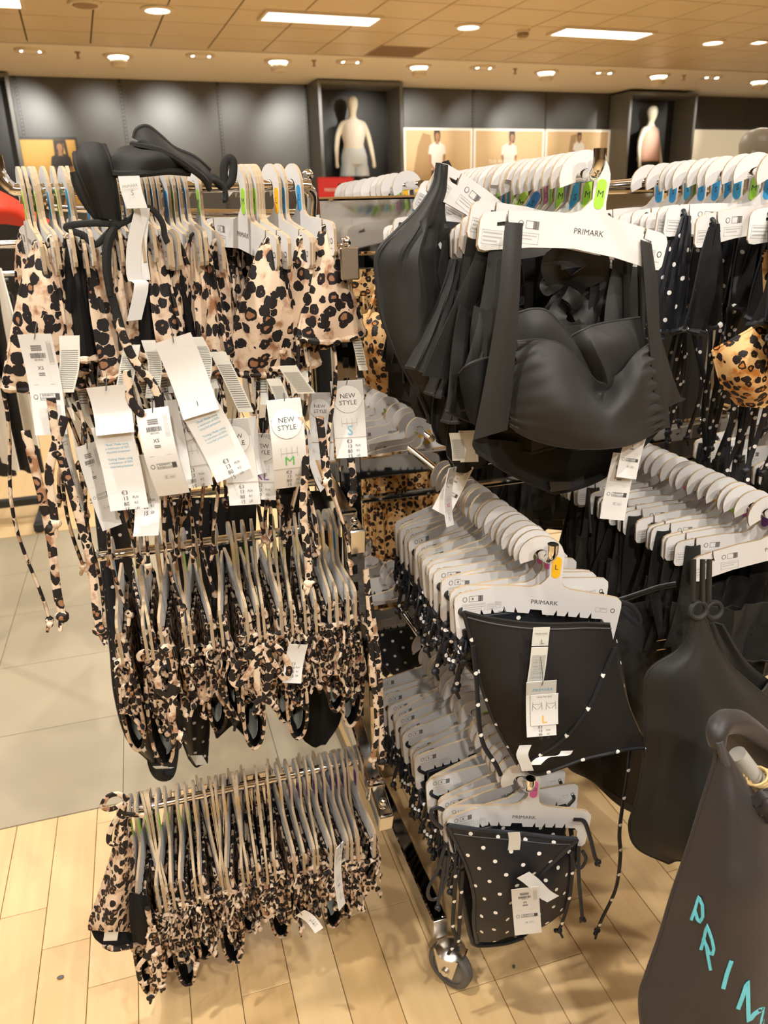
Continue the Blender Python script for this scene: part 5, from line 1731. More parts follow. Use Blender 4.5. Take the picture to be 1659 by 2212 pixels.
ribbon('side_panel', [(1318, 1352, 0.03), (1335, 1440, 0.03), (1352, 1520, 0.02), (1385, 1600, 0)], [(1330, 1352, 0.05), (1345, 1440, 0.05), (1358, 1520, 0.04), (1392, 1600, 0.02)], YM, ['polka_dot'], bb)

# ---- polka bottoms on the first hanger of the lowest right arm
YP = 0.985
pb = thing('polka_bottoms', 'navy polka dot bikini bottoms facing us at the front of the lowest arm', 'bikini bottoms', P(1090, 1900, Y=YP))
G = spx([[(968, 1782, 0.03), (1040, 1792, 0.012), (1105, 1800, 0), (1175, 1806, -0.018), (1246, 1812, -0.04)],
         [(992, 1835, 0.026), (1045, 1840, 0.004), (1100, 1846, -0.012), (1158, 1848, -0.024), (1212, 1846, -0.034)],
         [(1012, 1885, 0.022), (1050, 1888, 0), (1092, 1892, -0.016), (1135, 1892, -0.024), (1172, 1886, -0.028)],
         [(1024, 1940, 0.02), (1050, 1942, 0.0), (1080, 1944, -0.012), (1108, 1942, -0.018), (1132, 1934, -0.02)],
         [(1024, 1990, 0.02), (1048, 1994, 0.002), (1072, 1996, -0.008), (1094, 1993, -0.012), (1114, 1985, -0.014)],
         [(1032, 2036, 0.026), (1052, 2034, 0.012), (1074, 2030, 0.004), (1094, 2026, 0), (1112, 2020, 0)]], YP, 34, 22, lambda u, v: 0.002 * math.sin(9 * u + 4 * v))
mb = MB().sheet(G, 0.0025, 0, 1, 0)
for cc in (0, 21):
    mb.tube([Vector(G[i][cc]) for i in range(34)], 0.0045, 8, 2)
mb.tube([Vector(p) for p in G[0]], 0.004, 8, 2)
mb.tube([Vector(p) + Vector((0, -0.002, 0)) for p in G[2]], 0.001, 5, 3)
adopt(mb.build('front_panel', ['polka_dot', 'black_lining', 'navy_trim', 'stitch']), pb)
back = spx([[(968, 1790, 0.045), (1000, 1800, 0.045), (1100, 1830, 0.05), (1200, 1830, 0.02), (1250, 1815, -0.02)],
            [(985, 1860, 0.045), (1010, 1870, 0.05), (1090, 1890, 0.05), (1180, 1900, 0.03), (1235, 1880, 0.01)],
            [(1000, 1940, 0.045), (1020, 1945, 0.05), (1090, 1950, 0.05), (1160, 1965, 0.035), (1226, 1958, 0.02)],
            [(1012, 2005, 0.045), (1028, 2015, 0.05), (1070, 2010, 0.045), (1140, 2010, 0.04), (1180, 1990, 0.03)],
            [(1022, 2038, 0.04), (1034, 2042, 0.04), (1070, 2040, 0.04), (1100, 2035, 0.04), (1130, 2025, 0.04)]], YP, 24, 24)
mb = MB().sheet(back, 0.0025, 0, 1, 0)
mb.tube([Vector(back[i][0]) for i in range(24)] + [Vector(back[23][j]) for j in range(24)], 0.0045, 8, 2)
adopt(mb.build('back_panel', ['black_lining', 'polka_dot', 'navy_trim']), pb)
cloth('rear_wing', spx([[(1160, 1830, 0.0), (1205, 1835, 0), (1250, 1822, 0)], [(1150, 1900, -0.01), (1195, 1905, -0.02), (1238, 1885, 0)], [(1140, 1975, 0), (1185, 1985, -0.01), (1226, 1958, 0)], [(1120, 2020, 0), (1150, 2012, 0), (1180, 1990, 0)]], YP - 0.012, 18, 14), ['polka_dot', 'black_lining'], pb, cols=(-1,))
strip_label([(1110, 1798), (1112, 1815), (1110, 1836)], YP - 0.03, 26, pb, name='size_label', ink=False)
swing_tag('back', ('M', 'black'), 1134, 1918, YP - 0.05, 60, 132, pb, 0.12, bend=0.003, string=0)
strip_label([(1130, 1890), (1150, 1905), (1175, 1930), (1195, 1942)], YP - 0.05, 34, pb, name='curled_tag', m='paper', ink=False, yaw=0.5)
strip_label([(1032, 1968), (1030, 1995), (1030, 2015)], YP + 0.02, 12, pb, name='hygiene_liner', m='paper', ink=False)
cord('tie_bow', [(960, 1832), (945, 1880), (925, 1920), (930, 1942), (950, 1935), (965, 1890), (968, 1850)], YP + 0.02, 0.0036, 'navy_trim', pb, 0.55)
cord('tie_string', [(962, 1850), (955, 1900), (945, 1960)], YP + 0.02, 0.0036, 'navy_trim', pb, 0.55, True)
cord('tie_string', [(985, 1845), (982, 1930), (978, 2000), (985, 2030), (968, 2062)], YP + 0.03, 0.0042, 'polka_dot_string', pb, 0.5)
cord('tie_string', [(1000, 1880), (995, 1950), (990, 2030), (985, 2040)], YP + 0.03, 0.0042, 'polka_dot_string', pb, 0.5)
cord('tie_string', [(1236, 1840), (1235, 1900), (1225, 1960), (1208, 2010)], YP - 0.02, 0.004, 'polka_dot_string', pb, 0.55, True)
cord('tie_string', [(1250, 1830), (1250, 1890), (1255, 1950), (1258, 1985)], YP - 0.02, 0.004, 'navy_trim', pb, 0.55, True)
cord('tie_bow', [(1240, 1770), (1262, 1775), (1275, 1810), (1285, 1850), (1292, 1862)], YP - 0.02, 0.004, 'navy_trim', pb, 0.55, True)
cord('tie_bow', [(1234, 1842), (1240, 1868), (1255, 1875), (1266, 1855), (1258, 1838)], YP - 0.02, 0.0036, 'navy_trim', pb, 0.55)
cord('side_loop', [(955, 1790), (935, 1770), (932, 1750), (945, 1745), (958, 1750)], YP + 0.03, 0.004, 'navy_trim', pb, 0.55)

# ---- black tank tops at the right
def tank(Y, dx, dy, label, m, sc=1.0):
    t = thing('tank_top', label, 'tank top', P(1520 + dx, 1500 + dy, Y=Y))
    lf = [(1497, 1332), (1486, 1375), (1462, 1408), (1402, 1455), (1399, 1540), (1396, 1640), (1380, 1730), (1362, 1788), (1378, 1832), (1440, 1862)]
    rt = [(1522, 1332), (1545, 1390), (1575, 1435), (1625, 1480), (1690, 1540), (1720, 1640), (1730, 1730), (1735, 1800), (1735, 1850), (1720, 1885)]
    rows = []
    for i, (a, b) in enumerate(zip(lf, rt)):
        rows.append([(a[0] + (b[0] - a[0]) * u + dx, a[1] + (b[1] - a[1]) * u + dy, -0.05 * math.sin(math.pi * u) * min(1, i / 6) + 0.02 * (1 - u) * min(1, i / 5)) for u in (0, 0.2, 0.4, 0.6, 0.8, 1)])
    G = spx(rows, Y, 50, 30, lambda u, v: 0.007 * math.sin(11 * u - 3 * v) * v + 0.004 * math.sin(21 * u + 2 + 6 * v) * v)
    cloth('body', G, [m, 'black_lining'], t, 0.003, rows=(-1,), cols=(0, -1), r=0.0028)
    for k, sx in enumerate((0, 34)):
        for q in (0, 20):
            ribbon('strap', [(1493 + sx + q + dx, 1208 + dy, 0.006 * k), (1491 + sx + q + dx, 1300 + dy, 0.004)], [(1503 + sx + q + dx, 1208 + dy, 0.006 * k), (1502 + sx + q + dx, 1300 + dy, 0.004)], Y + 0.01 * k, [m], t, 8) if not (k and q) else None
        c = P(1508 + sx + dx, 1318 + dy, Y=Y + 0.012 * k)
        R = 0.0125
        pts = [c + Vector((R * math.cos(a) * 1.15, 0.003 * math.sin(a), R * math.sin(a))) for a in [2 * math.pi * j / 20 for j in range(21)]]
        adopt(MB().tube(pts, 0.0042, 8, caps=False).build('ring', [m]), t)
    return t
tank(0.90, 0, 0, 'black halter tank top with ring straps at the front of the right-edge arm', 'satin_black')
t2 = thing('tank_top', 'second black tank top, half hidden behind the first at the right', 'tank top', P(1600, 1450, Y=0.95))
rows = [[(1530, 1345), (1545, 1345), (1558, 1348)], [(1545, 1400), (1575, 1410), (1610, 1430)], [(1560, 1450), (1600, 1480), (1690, 1500)], [(1570, 1560), (1640, 1580), (1740, 1590)]]
cloth('body', spx(rows, 0.95, 18, 14, lambda u, v: 0.004 * math.sin(9 * u)), ['satin_black', 'black_lining'], t2, 0.003, cols=(0, -1))
t3 = thing('bandeau_swimsuit', 'black drape neck swimsuit at the right edge behind the tank tops', 'swimsuit', P(1640, 1500, Y=0.97))
rows = [[(1600, 1520, -0.02), (1640, 1490, -0.04), (1700, 1400, 0)], [(1610, 1545, -0.03), (1660, 1540, -0.05), (1740, 1480, 0)], [(1620, 1600, -0.02), (1680, 1600, -0.03), (1760, 1580, 0)]]
cloth('body', spx(rows, 0.97, 16, 14, lambda u, v: 0.006 * math.sin(10 * v + 3 * u)), ['satin_black', 'black_lining'], t3, 0.003, rows=(0,))
# dark one-piece and shorts behind, between the polka bottoms and the tank
t4 = thing('one_piece_swimsuit', 'plain black swimsuit with adjustable straps hanging behind the lined bottoms', 'swimsuit', P(1340, 1500, Y=1.12))
rows = [[(1300, 1330, 0.02), (1350, 1310, 0), (1420, 1290, 0)], [(1290, 1400, 0.02), (1350, 1400, -0.02), (1430, 1420, 0)], [(1300, 1500, 0.02), (1360, 1520, -0.02), (1420, 1540, 0)],
        [(1300, 1620, 0.02), (1350, 1650, -0.02), (1410, 1660, 0)], [(1305, 1700, 0.02), (1350, 1730, -0.01), (1400, 1760, 0)]]
cloth('body', spx(rows, 1.12, 26, 14, lambda u, v: 0.003 * math.sin(9 * u + 5 * v)), ['black_fabric', 'black_lining'], t4, 0.003, rows=(-1,))
ribbon('strap', [(1402, 1280), (1412, 1330), (1425, 1390), (1430, 1450)], [(1424, 1280), (1436, 1330), (1446, 1390), (1452, 1450)], 1.08, ['black_fabric'], t4, 14)
adopt(MB().tube(cr([P(1310, 1305, Y=1.08), P(1360, 1290, Y=1.07), P(1420, 1270, Y=1.06), P(1460, 1262, Y=1.05)], 12), 0.006, 8, flat=0.4).build('plastic_hanger_bar', ['black_plastic']), t4)
buckle = MB()
for yy in (1382, 1402):
    buckle.tube([P(1418, yy + 4, Y=1.07), P(1438, yy, Y=1.07)], 0.0016, 6)
adopt(buckle.build('strap_slider', ['chrome']), t4)
t5 = thing('swim_shorts', 'black swim shorts hem showing above the floor behind the dotted string', 'shorts', P(1330, 1650, Y=1.25))
rows = [[(1180, 1590, 0.04), (1250, 1600, 0), (1330, 1610, 0), (1400, 1620, 0.02)], [(1230, 1660, 0.04), (1270, 1670, -0.02), (1330, 1690, -0.02), (1400, 1700, 0.02)], [(1275, 1680, 0.03), (1295, 1700, -0.01), (1340, 1740, -0.02), (1400, 1770, 0.02)]]
cloth('body', spx(rows, 1.25, 16, 16), ['black_fabric', 'black_lining'], t5, 0.003, rows=(-1,))
swing_tag('price', None, 1385, 1625, 1.15, 30, 50, t4, 0.45, string=0)

# ---- tan leopard bandeaus
tb = thing('bandeau_bikini', 'tan leopard bandeau bikini top behind the black halter', 'bikini top', P(830, 750, Y=1.45))
G = spx([[(763, 690, 0.02), (800, 678, 0), (850, 680, -0.01), (900, 700, 0)], [(772, 740, 0.02), (810, 730, -0.03), (850, 745, -0.04), (900, 770, 0)], [(782, 790, 0.02), (820, 795, -0.03), (860, 815, -0.03), (905, 830, 0)], [(792, 830, 0.02), (825, 845, -0.01), (860, 858, -0.01), (905, 872, 0)]], 1.45, 20, 20)
cloth('cup', G, ['tan_leopard_print', 'black_lining'], tb, 0.003, rows=(0, -1))
ribbon('strap', [(790, 690), (805, 640), (815, 600)], [(800, 690), (812, 645), (822, 600)], 1.45, ['tan_leopard_print'], tb, 10)
cloth('waist_band', spx([[(762, 602, 0), (800, 596, 0), (840, 592, 0)], [(764, 640, 0), (800, 638, 0), (842, 636, 0)]], 1.5, 6, 8), ['tan_leopard_print'], tb)
tb = thing('bandeau_bikini', 'tan leopard bandeau bikini top cut by the right edge', 'bikini top', P(1620, 800, Y=1.0))
G = spx([[(1540, 757, 0), (1580, 735, -0.02), (1620, 712, -0.03), (1665, 680, -0.02), (1720, 660, 0)], [(1546, 785, 0), (1585, 775, -0.035), (1625, 765, -0.05), (1670, 750, -0.04), (1720, 730, 0)],
         [(1560, 830, 0), (1595, 830, -0.035), (1630, 830, -0.05), (1670, 825, -0.04), (1720, 815, 0)], [(1592, 872, 0.01), (1615, 876, -0.01), (1640, 878, -0.02), (1675, 878, -0.01), (1720, 876, 0)]], 1.0, 26, 26)
cloth('cup', G, ['tan_leopard_print', 'black_lining'], tb, 0.003, rows=(0, -1), cols=(0,), r=0.0026)
ribbon('strap', [(1645, 540), (1648, 620), (1650, 690)], [(1668, 540), (1672, 620), (1674, 690)], 1.0, ['tan_leopard_print'], tb, 10)

# ---- black bikini thrown over the upper left rail
YN = 1.19
tn = thing('thrown_bikini', 'black bikini thrown over the hangers of the upper left rail, straps dangling', 'bikini', P(300, 380, Y=YN))
G = spx([[(226, 345, 0.02), (262, 322, 0.0), (305, 314, -0.005), (350, 320, 0.0), (405, 352, 0.02)], [(228, 358, 0), (268, 340, -0.03), (310, 336, -0.035), (355, 345, -0.03), (408, 366, 0)], [(238, 372, -0.01), (275, 378, -0.035), (320, 374, -0.035), (365, 368, -0.03), (408, 374, -0.005)]], YN, 18, 26, lambda u, v: 0.006 * math.sin(8 * u + 5 * v))
cloth('pad', G, ['black_fabric', 'black_lining'], tn, 0.004, rows=(-1,), cols=(0,), r=0.005)
G = spx([[(292, 300, 0.0), (298, 282, 0), (318, 276, 0), (345, 296, 0), (375, 322, 0), (420, 342, 0.0), (452, 368, 0.01)], [(300, 306, -0.02), (318, 300, -0.025), (340, 310, -0.025), (370, 330, -0.03), (400, 346, -0.025), (430, 364, -0.02), (456, 392, 0)],
         [(285, 312, -0.01), (318, 318, -0.03), (350, 326, -0.035), (385, 345, -0.035), (415, 366, -0.03), (440, 386, -0.02), (452, 408, 0)]], YN + 0.01, 16, 30)
cloth('pad', G, ['black_fabric', 'black_lining'], tn, 0.004, rows=(0, -1), r=0.0045)
G = spx([[(163, 332, 0.01), (186, 308, 0), (222, 314, 0)], [(168, 362, -0.01), (200, 345, -0.03), (236, 352, -0.01)], [(192, 420, -0.01), (218, 402, -0.03), (246, 405, -0.01)], [(214, 470, 0), (232, 472, -0.015), (256, 478, 0)]], YN, 22, 14, lambda u, v: 0.004 * math.sin(9 * u))
cloth('flap', G, ['black_fabric', 'black_lining'], tn, 0.004, cols=(0, -1), r=0.0045)
G = spx([[(157, 372, 0.02), (172, 370, 0.01), (190, 378, 0.01)], [(164, 402, 0.02), (182, 400, 0.0), (204, 410, 0.01)], [(184, 440, 0.02), (200, 446, 0.0), (222, 456, 0.01)], [(212, 476, 0.02), (222, 480, 0.01), (238, 482, 0.01)]], YN + 0.01, 18, 12)
cloth('flap', G, ['black_fabric', 'black_lining'], tn, 0.004, cols=(0,), r=0.004)
kb = MB()
knot(kb, P(248, 486, Y=YN - 0.01), 0.008)
adopt(kb.build('strap_knot', ['black_fabric']), tn)
cord('strap', [(250, 484), (200, 482), (146, 488), (152, 498), (180, 508), (205, 528), (228, 510), (248, 488)], YN - 0.01, 0.0045, 'black_fabric', tn, 0.5)
cord('strap', [(252, 488), (280, 474), (305, 452), (328, 452), (350, 480), (356, 510), (362, 524), (354, 505)], YN - 0.015, 0.004, 'black_fabric', tn, 0.8)
ribbon('strap', [(240, 490), (224, 525), (222, 580), (232, 640)], [(254, 494), (242, 530), (240, 580), (246, 640)], YN - 0.02, ['black_fabric'], tn, 14)
cord('strap', [(240, 635), (258, 700), (275, 760), (290, 790)], YN - 0.02, 0.006, 'black_fabric', tn, 0.4)
cord('strap', [(485, 400), (484, 360), (494, 342), (504, 352), (500, 390), (480, 402), (462, 385), (450, 388)], YN + 0.06, 0.006, 'black_fabric', tn, 0.4)
cord('strap', [(452, 388), (470, 392), (484, 405), (488, 430), (480, 432)], YN + 0.05, 0.004, 'black_fabric', tn)
strip_label([(278, 380), (284, 412), (296, 450)], YN - 0.045, 46, tn, name='size_label', m='paper', ink=False)
cU = (math.cos(YAW) * 0.98, -math.sin(YAW) * 0.98, 0.10)
adopt(MB().text('PRIMARK', 0.0052, P(281, 402, Y=YN - 0.052), u=cU).text('S', 0.009, P(286, 417, Y=YN - 0.052), u=cU).build('size_print', ['ink_grey'], smooth=False), tn)
strip_label([(308, 450), (290, 530), (290, 600), (306, 615), (290, 692)], YN - 0.03, 34, tn, name='folded_tag', m='paper', ink=False, yaw=0.7)
strip_label([(312, 455), (306, 540), (314, 605)], YN - 0.02, 22, tn, name='folded_tag', m='paper', ink=False, yaw=0.4)

# ---- shopping tote at the lower right
YG = 0.60
tg = thing('shopping_tote', 'charcoal fabric shopping tote with turquoise capitals at the lower right', 'tote bag', P(1560, 1900, Y=YG))
lf = [(1548, 1590), (1546, 1640), (1522, 1720), (1490, 1830), (1458, 1930), (1430, 2030), (1402, 2110), (1385, 2165), (1392, 2260), (1420, 2400)]
rt = [(1580, 1640), (1640, 1730), (1690, 1780), (1740, 1850), (1790, 1930), (1830, 2030), (1850, 2110), (1860, 2180), (1860, 2280), (1850, 2420)]
def tote_off(u, v):
    return -0.07 * math.sin(math.pi * min(1, u * 0.9 + 0.02)) * min(1, v * 2.2)
rows = []
for i, (a, b) in enumerate(zip(lf, rt)):
    v = i / 9
    rows.append([(a[0] + (b[0] - a[0]) * u, a[1] + (b[1] - a[1]) * u, tote_off(u, v)) for u in (0, 0.17, 0.34, 0.5, 0.67, 0.84, 1)])
tote_fold = lambda u, v: 0.006 * math.sin(10 * u - 4 * v) * v + 0.003 * math.sin(19 * u + 7 * v) * v
G = spx(rows, YG, 60, 40, tote_fold)
cloth('front', G, ['tote_fabric', 'black_lining'], tg, 0.003, cols=(0,), r=0.003)
rows = [[(1552, 1570, 0.03), (1600, 1552, 0.05), (1660, 1596, 0.06), (1740, 1650, 0.06)], [(1556, 1640, 0.05), (1610, 1640, 0.09), (1680, 1680, 0.1), (1760, 1730, 0.09)], [(1540, 1800, 0.06), (1610, 1820, 0.11), (1690, 1850, 0.12), (1780, 1900, 0.1)], [(1420, 2200, 0.05), (1560, 2220, 0.12), (1700, 2240, 0.13), (1850, 2250, 0.1)]]
cloth('back', spx(rows, YG, 24, 16), ['tote_fabric', 'black_lining'], tg, 0.003)
rim = MB().tube(lpx([(1550, 1612, 0), (1549, 1580, 0.006), (1566, 1560, 0.02), (1600, 1562, 0.034), (1640, 1588, 0.045), (1700, 1630, 0.05)], YG, 26), [0.009 + 0.006 * math.sin(math.pi * i / 25) for i in range(26)], 10)
adopt(rim.build('rolled_rim', ['tote_fabric']), tg)
rim = MB().tube(lpx([(1552, 1600, -0.004), (1568, 1650, -0.008), (1590, 1690, -0.010), (1625, 1735, -0.012), (1690, 1790, -0.01)], YG, 22), 0.005, 8)
adopt(rim.build('frayed_seam', ['stitch']), tg)
adopt(MB().tube([P(1592, 1628, Y=YG + 0.015), P(1640, 1690, Y=YG + 0.005), P(1760, 1850, Y=YG - 0.02)], 0.011, 14).build('carry_handle', ['tote_handle']), tg)
rp_ = MB()
for k in range(5):
    a = P(1632 + k * 7, 1676 + k * 3, Y=YG - 0.004)
    rp_.tube([a + Vector((0.013 * math.cos(q), 0.013 * math.sin(q), 0.006 * math.cos(q))) for q in [2 * math.pi * j / 14 for j in range(15)]], 0.0016, 6, caps=False)
adopt(rp_.build('cord_wrap', ['rope']), tg)
gath = spx([[(1620, 1720, -0.02), (1660, 1700, -0.03), (1720, 1720, -0.03)], [(1630, 1745, -0.03), (1665, 1730, -0.04), (1725, 1750, -0.04)], [(1650, 1775, -0.03), (1680, 1765, -0.04), (1735, 1785, -0.04)]], YG, 14, 14, lambda u, v: 0.004 * math.sin(20 * v + 4 * u))
cloth('gathers', gath, ['tote_fabric'], tg)
GA = np.array([[list(p) for p in r] for r in G])
GC = (GA - np.array(CO)) @ np.array([list(CR), list(CU), list(_f)]).T
GPX = np.stack([829.5 + FPX * GC[..., 0] / GC[..., 2], 1106 - FPX * GC[..., 1] / GC[..., 2]], -1)
def on_tote(px_, py_):
    d = ((GPX - np.array([px_, py_])) ** 2).sum(-1)
    k = np.argsort(d.ravel())[:6]
    w = 1.0 / (d.ravel()[k] + 4.0)
    q = P(px_, py_, Y=float((GA[..., 1].ravel()[k] * w).sum() / w.sum()))
    return q + (CO - q).normalized() * 0.004
for nm, strokes in (('P', [[(1493, 1988), (1502, 1962), (1509, 1937), (1517, 1955), (1518, 1980), (1512, 1992), (1506, 1985), (1501, 1966)]]),
                    ('R', [[(1514, 2052), (1521, 2025), (1527, 1998), (1538, 2030), (1542, 2050), (1539, 2062), (1532, 2058), (1519, 2026)], [(1526, 2045), (1530, 2070), (1535, 2096)]]),
                    ('I', [[(1562, 2136), (1570, 2105), (1580, 2076)]]),
                    ('M', [[(1594, 2180), (1605, 2150), (1615, 2120), (1616, 2170), (1617, 2206), (1630, 2190), (1650, 2176), (1645, 2215), (1638, 2240)]])):
    mb = MB()
    for st in strokes:
        q = [np.array(p, float) for p in st]
        q = sum([[q[i] + (q[i + 1] - q[i]) * k / 3 for k in range(3)] for i in range(len(q) - 1)], []) + [q[-1]]
        wd = 3.2 if nm in 'PR' else 4.6
        G2 = []
        for i, p in enumerate(q):
            d = q[min(i + 1, len(q) - 1)] - q[max(i - 1, 0)]
            n_ = np.array([-d[1], d[0]]) / max(np.linalg.norm(d), 1e-6)
            G2.append([on_tote(*(p + n_ * wd)), on_tote(*p), on_tote(*(p - n_ * wd))])
        mb.sheet(G2, 0.0006)
    adopt(mb.build('letter', ['tote_print']), tg)

# the post that the tote hangs from, just outside the right edge
he = P(1760, 1850, Y=YG - 0.02)
st_ = thing('tote_stand', 'slim chrome stand beyond the right edge that carries the shopping tote', 'stand', (he.x + 0.10, he.y + 0.02, 0))
for mbx, nmx, mtx in ((MB().tube([(0, 0, 0.01), (0, 0, he.z + 0.22)], 0.014, 14), 'post', 'chrome'), (MB().lathe([(0.17, 0.0), (0.17, 0.012), (0.03, 0.02)], n=28), 'base', 'dark_reflection_chrome'),
                      (MB().tube(cr([(0, 0, he.z + 0.2), (-0.04, -0.005, he.z + 0.1), (-0.10, -0.02, he.z + 0.005)], 12), 0.008, 10), 'hook', 'chrome')):
    mbx.build(nmx, [mtx], st_)

# ---- leopard bottoms fanned out at the left end of the lowest left rail
YL = 1.16
lb_ = thing('fanned_bottoms', 'leopard bikini bottoms spread flat at the left end of the lowest rail', 'bikini bottoms', P(245, 1900, Y=YL))
G = spx([[(256, 1750, 0.02), (266, 1752, 0.01), (276, 1756, 0.02)], [(246, 1830, 0.02), (266, 1834, -0.005), (286, 1836, 0.02)], [(222, 1910, 0.02), (255, 1918, -0.012), (288, 1920, 0.02)], [(196, 1985, 0.02), (240, 1992, -0.02), (284, 1996, 0.02)], [(194, 2008, 0.02), (240, 2012, -0.02), (282, 2012, 0.02)]], YL, 24, 14)
cloth('back_panel', G, ['small_leopard_print', 'black_lining'], lb_, 0.0025, cols=(0, -1), r=0.003)
G = spx([[(196, 2006, 0.025), (240, 2008, 0.03), (300, 2000, 0.03)], [(205, 2026, 0.02), (240, 2034, 0.01), (300, 2028, 0.02)], [(225, 2042, 0.01), (250, 2050, -0.01), (300, 2040, 0.01)]], YL, 10, 14)
mb = MB().sheet(G, 0.0025, 0)
mb.tube([Vector(p) for p in G[-1]], 0.005, 8, 1)
adopt(mb.build('gusset', ['black_lining', 'small_leopard_print']), lb_)
strip_label([(242, 2004), (240, 2018), (238, 2032)], YL - 0.01, 30, lb_, name='hygiene_liner', ink=False)
cloth('front_panel', spx([[(284, 1930, 0.01), (300, 1932, 0.0), (316, 1936, 0.01)], [(284, 1980, 0.0), (305, 1985, -0.015), (326, 1990, 0)], [(290, 2030, 0.01), (308, 2040, -0.01), (328, 2036, 0.01)]], YL - 0.01, 14, 10), ['black_lining', 'small_leopard_print'], lb_, cols=(0, -1), r=0.004)
for pts in ([(276, 1728), (255, 1715), (232, 1722), (222, 1742), (240, 1748), (268, 1735)], [(270, 1735), (258, 1760), (240, 1790), (236, 1818), (252, 1822), (262, 1795), (268, 1740)], [(262, 1758), (290, 1760), (310, 1762)]):
    cord('tie_bow', pts, YL, 0.005, 'string_leopard_print', lb_, 0.6)
for pts in ([(318, 1960), (325, 2010), (318, 2060), (300, 2090), (308, 2125), (330, 2110), (332, 2070), (322, 2020)], [(330, 2000), (345, 2060), (355, 2100), (345, 2130), (330, 2110), (335, 2060)], [(322, 2060), (330, 2110), (328, 2150)], [(335, 2060), (342, 2100), (350, 2130)]):
    cord('tie_string', pts, YL - 0.02, 0.005, 'string_leopard_print', lb_, 0.6, True)
# loose leopard strings hanging in front of the middle rail
ls = near_item(mid_items, 573)
for pts in ([(560, 1400), (520, 1430), (500, 1460), (515, 1480), (545, 1440), (565, 1395)], [(565, 1395), (600, 1400), (625, 1440), (615, 1465), (595, 1440), (570, 1400)], [(565, 1400), (555, 1450), (560, 1500), (590, 1520)], [(568, 1400), (585, 1450), (570, 1500), (550, 1520)]):
    cord('long_tie_bow', pts, 1.08, 0.0055, 'string_leopard_print', ls, 0.5)
for it, pts in ((289, [(355, 1400), (340, 1440), (345, 1490), (365, 1500), (372, 1450), (360, 1400)]), (289, [(362, 1400), (375, 1480), (372, 1560), (390, 1590)]), (706, [(790, 1230), (800, 1330), (805, 1450), (815, 1560), (805, 1640)]), (715, [(795, 1280), (815, 1400), (822, 1520), (825, 1645)])):
    cord('long_tie_string', pts, 1.09 if it < 600 else 1.15, 0.0055, 'string_leopard_print', near_item(mid_items, it), 0.5, True)
for it, pts in ((36, [(55, 930), (75, 1010), (95, 1090), (112, 1180), (122, 1270), (134, 1330)]), (61, [(110, 860), (125, 960), (160, 1080), (190, 1190), (205, 1290), (214, 1362)]), (89, [(140, 900), (108, 1010), (112, 1080), (118, 1130)]),
                (531, [(650, 900), (660, 1000), (655, 1100), (665, 1200), (668, 1260)]), (598, [(690, 900), (700, 980), (705, 1040)]), (629, [(758, 990), (764, 1040), (762, 1068)]), (254, [(250, 690), (290, 780), (330, 830), (345, 880), (320, 900), (285, 870), (272, 800)])):
    cord('long_tie_string', pts, 1.06 if it < 600 else 1.18, 0.0058, 'string_leopard_print', T(it), 0.5, it != 254)

# ================================================================== BEHIND THE RACK
# back side of the same rack: rows of hangers hung towards the wall
tanlp = triangle_top(700, (0.05, 0.17, RAD(10), 0.02, 0.008), (0.05, 0.17, RAD(-10), 0.02, 0.008), 'tan_leopard_print', 'black_lining', 'tan_leopard_print', labelled=False, strings=(0.12,))
def tan_drape(seed):
    def mk(label, group):
        q = random.Random(seed)
        t = thing('draped_bikini', label, 'bikini', group=group)
        a = q.uniform(0, 6)
        G = []
        for i in range(12):
            v = i / 11
            G.append([((-1 + 2 * j / 20) * (0.125 - 0.01 * v), 0.012 * math.sin(j * 1.3 + a) * (0.3 + v) + 0.006 * math.sin(j * 2.9 + 3 * v + a), -0.09 - 0.22 * v - 0.03 * math.sin(math.pi * j / 20) * v) for j in range(21)])
        mb = MB().sheet(G, 0.003, 0, 1, 0)
        mb.tube(G[-1], 0.003, 6, 0)
        mb.build('drape', ['tan_leopard_print', 'black_lining'], t)
        for s in (-1, 1):
            MB().tube(cr([(s * 0.1, 0.004, -0.075), (s * 0.11, 0, -0.1), (s * 0.115, -0.01, -0.2), (s * 0.112, -0.004, -0.30)], 14), 0.0045, 7, flat=0.5).build('strap', ['tan_leopard_print'], t)
        return t
    return mk
back_rows = (('BackTopA', 0.58, 1.56, 'A', 'upper', 'behind the mirror plate'), ('BackMidA', 0.60, 1.02, 'A', 'middle', 'behind the middle rail'), ('BackLowA', 0.56, 0.60, 'B', 'lowest', 'behind the lowest rail'),
             ('BackTopB', 1.02, 1.56, 'A', 'upper', 'behind the right plate'), ('BackLowB', 1.02, 1.02, 'A', 'middle', 'behind the right-edge row'))
for (nm, x, z, kind, tier, where) in back_rows:
    rpart(MB().tube([(x, RY, z), (x, 2.28, z), (x, 2.30, z + 0.01), (x, 2.302, z + 0.03)], 0.0085, 12), 'rear_arm', ['chrome'])
    for i, y in enumerate(steps(1.72, 2.24, 9)):
        rot = (0, RAD(rg.uniform(-4, 4)), RAD(rg.uniform(-8, 8)))
        hanger(kind, rg.choice(['S', 'M', 'L', 'XS']), (x, y, z), rot, 'white cardboard hanger, %s on the %s back arm %s' % (ORD[i], tier, where), 'hangers on the back of the rack')
        if kind == 'B':
            garment('PB%d' % (i % 3), polka_mk[i % 3][1], (x, y, z), rot, 'polka dot bottoms, %s on the %s back arm %s' % (ORD[i], tier, where), 'garments on the back of the rack')
        elif 'Mid' in nm or nm == 'BackTopA':
            k = i % 3
            garment('TD%d' % k, tan_drape(710 + k), (x, y, z), rot, 'tan leopard bikini, %s on the %s back arm %s' % (ORD[i], tier, where), 'garments on the back of the rack')
        else:
            key, mk = black_mk[i % 4]
            garment(key, mk, (x, y, z), rot, 'black bikini top, %s on the %s back arm %s' % (ORD[i], tier, where), 'garments on the back of the rack')

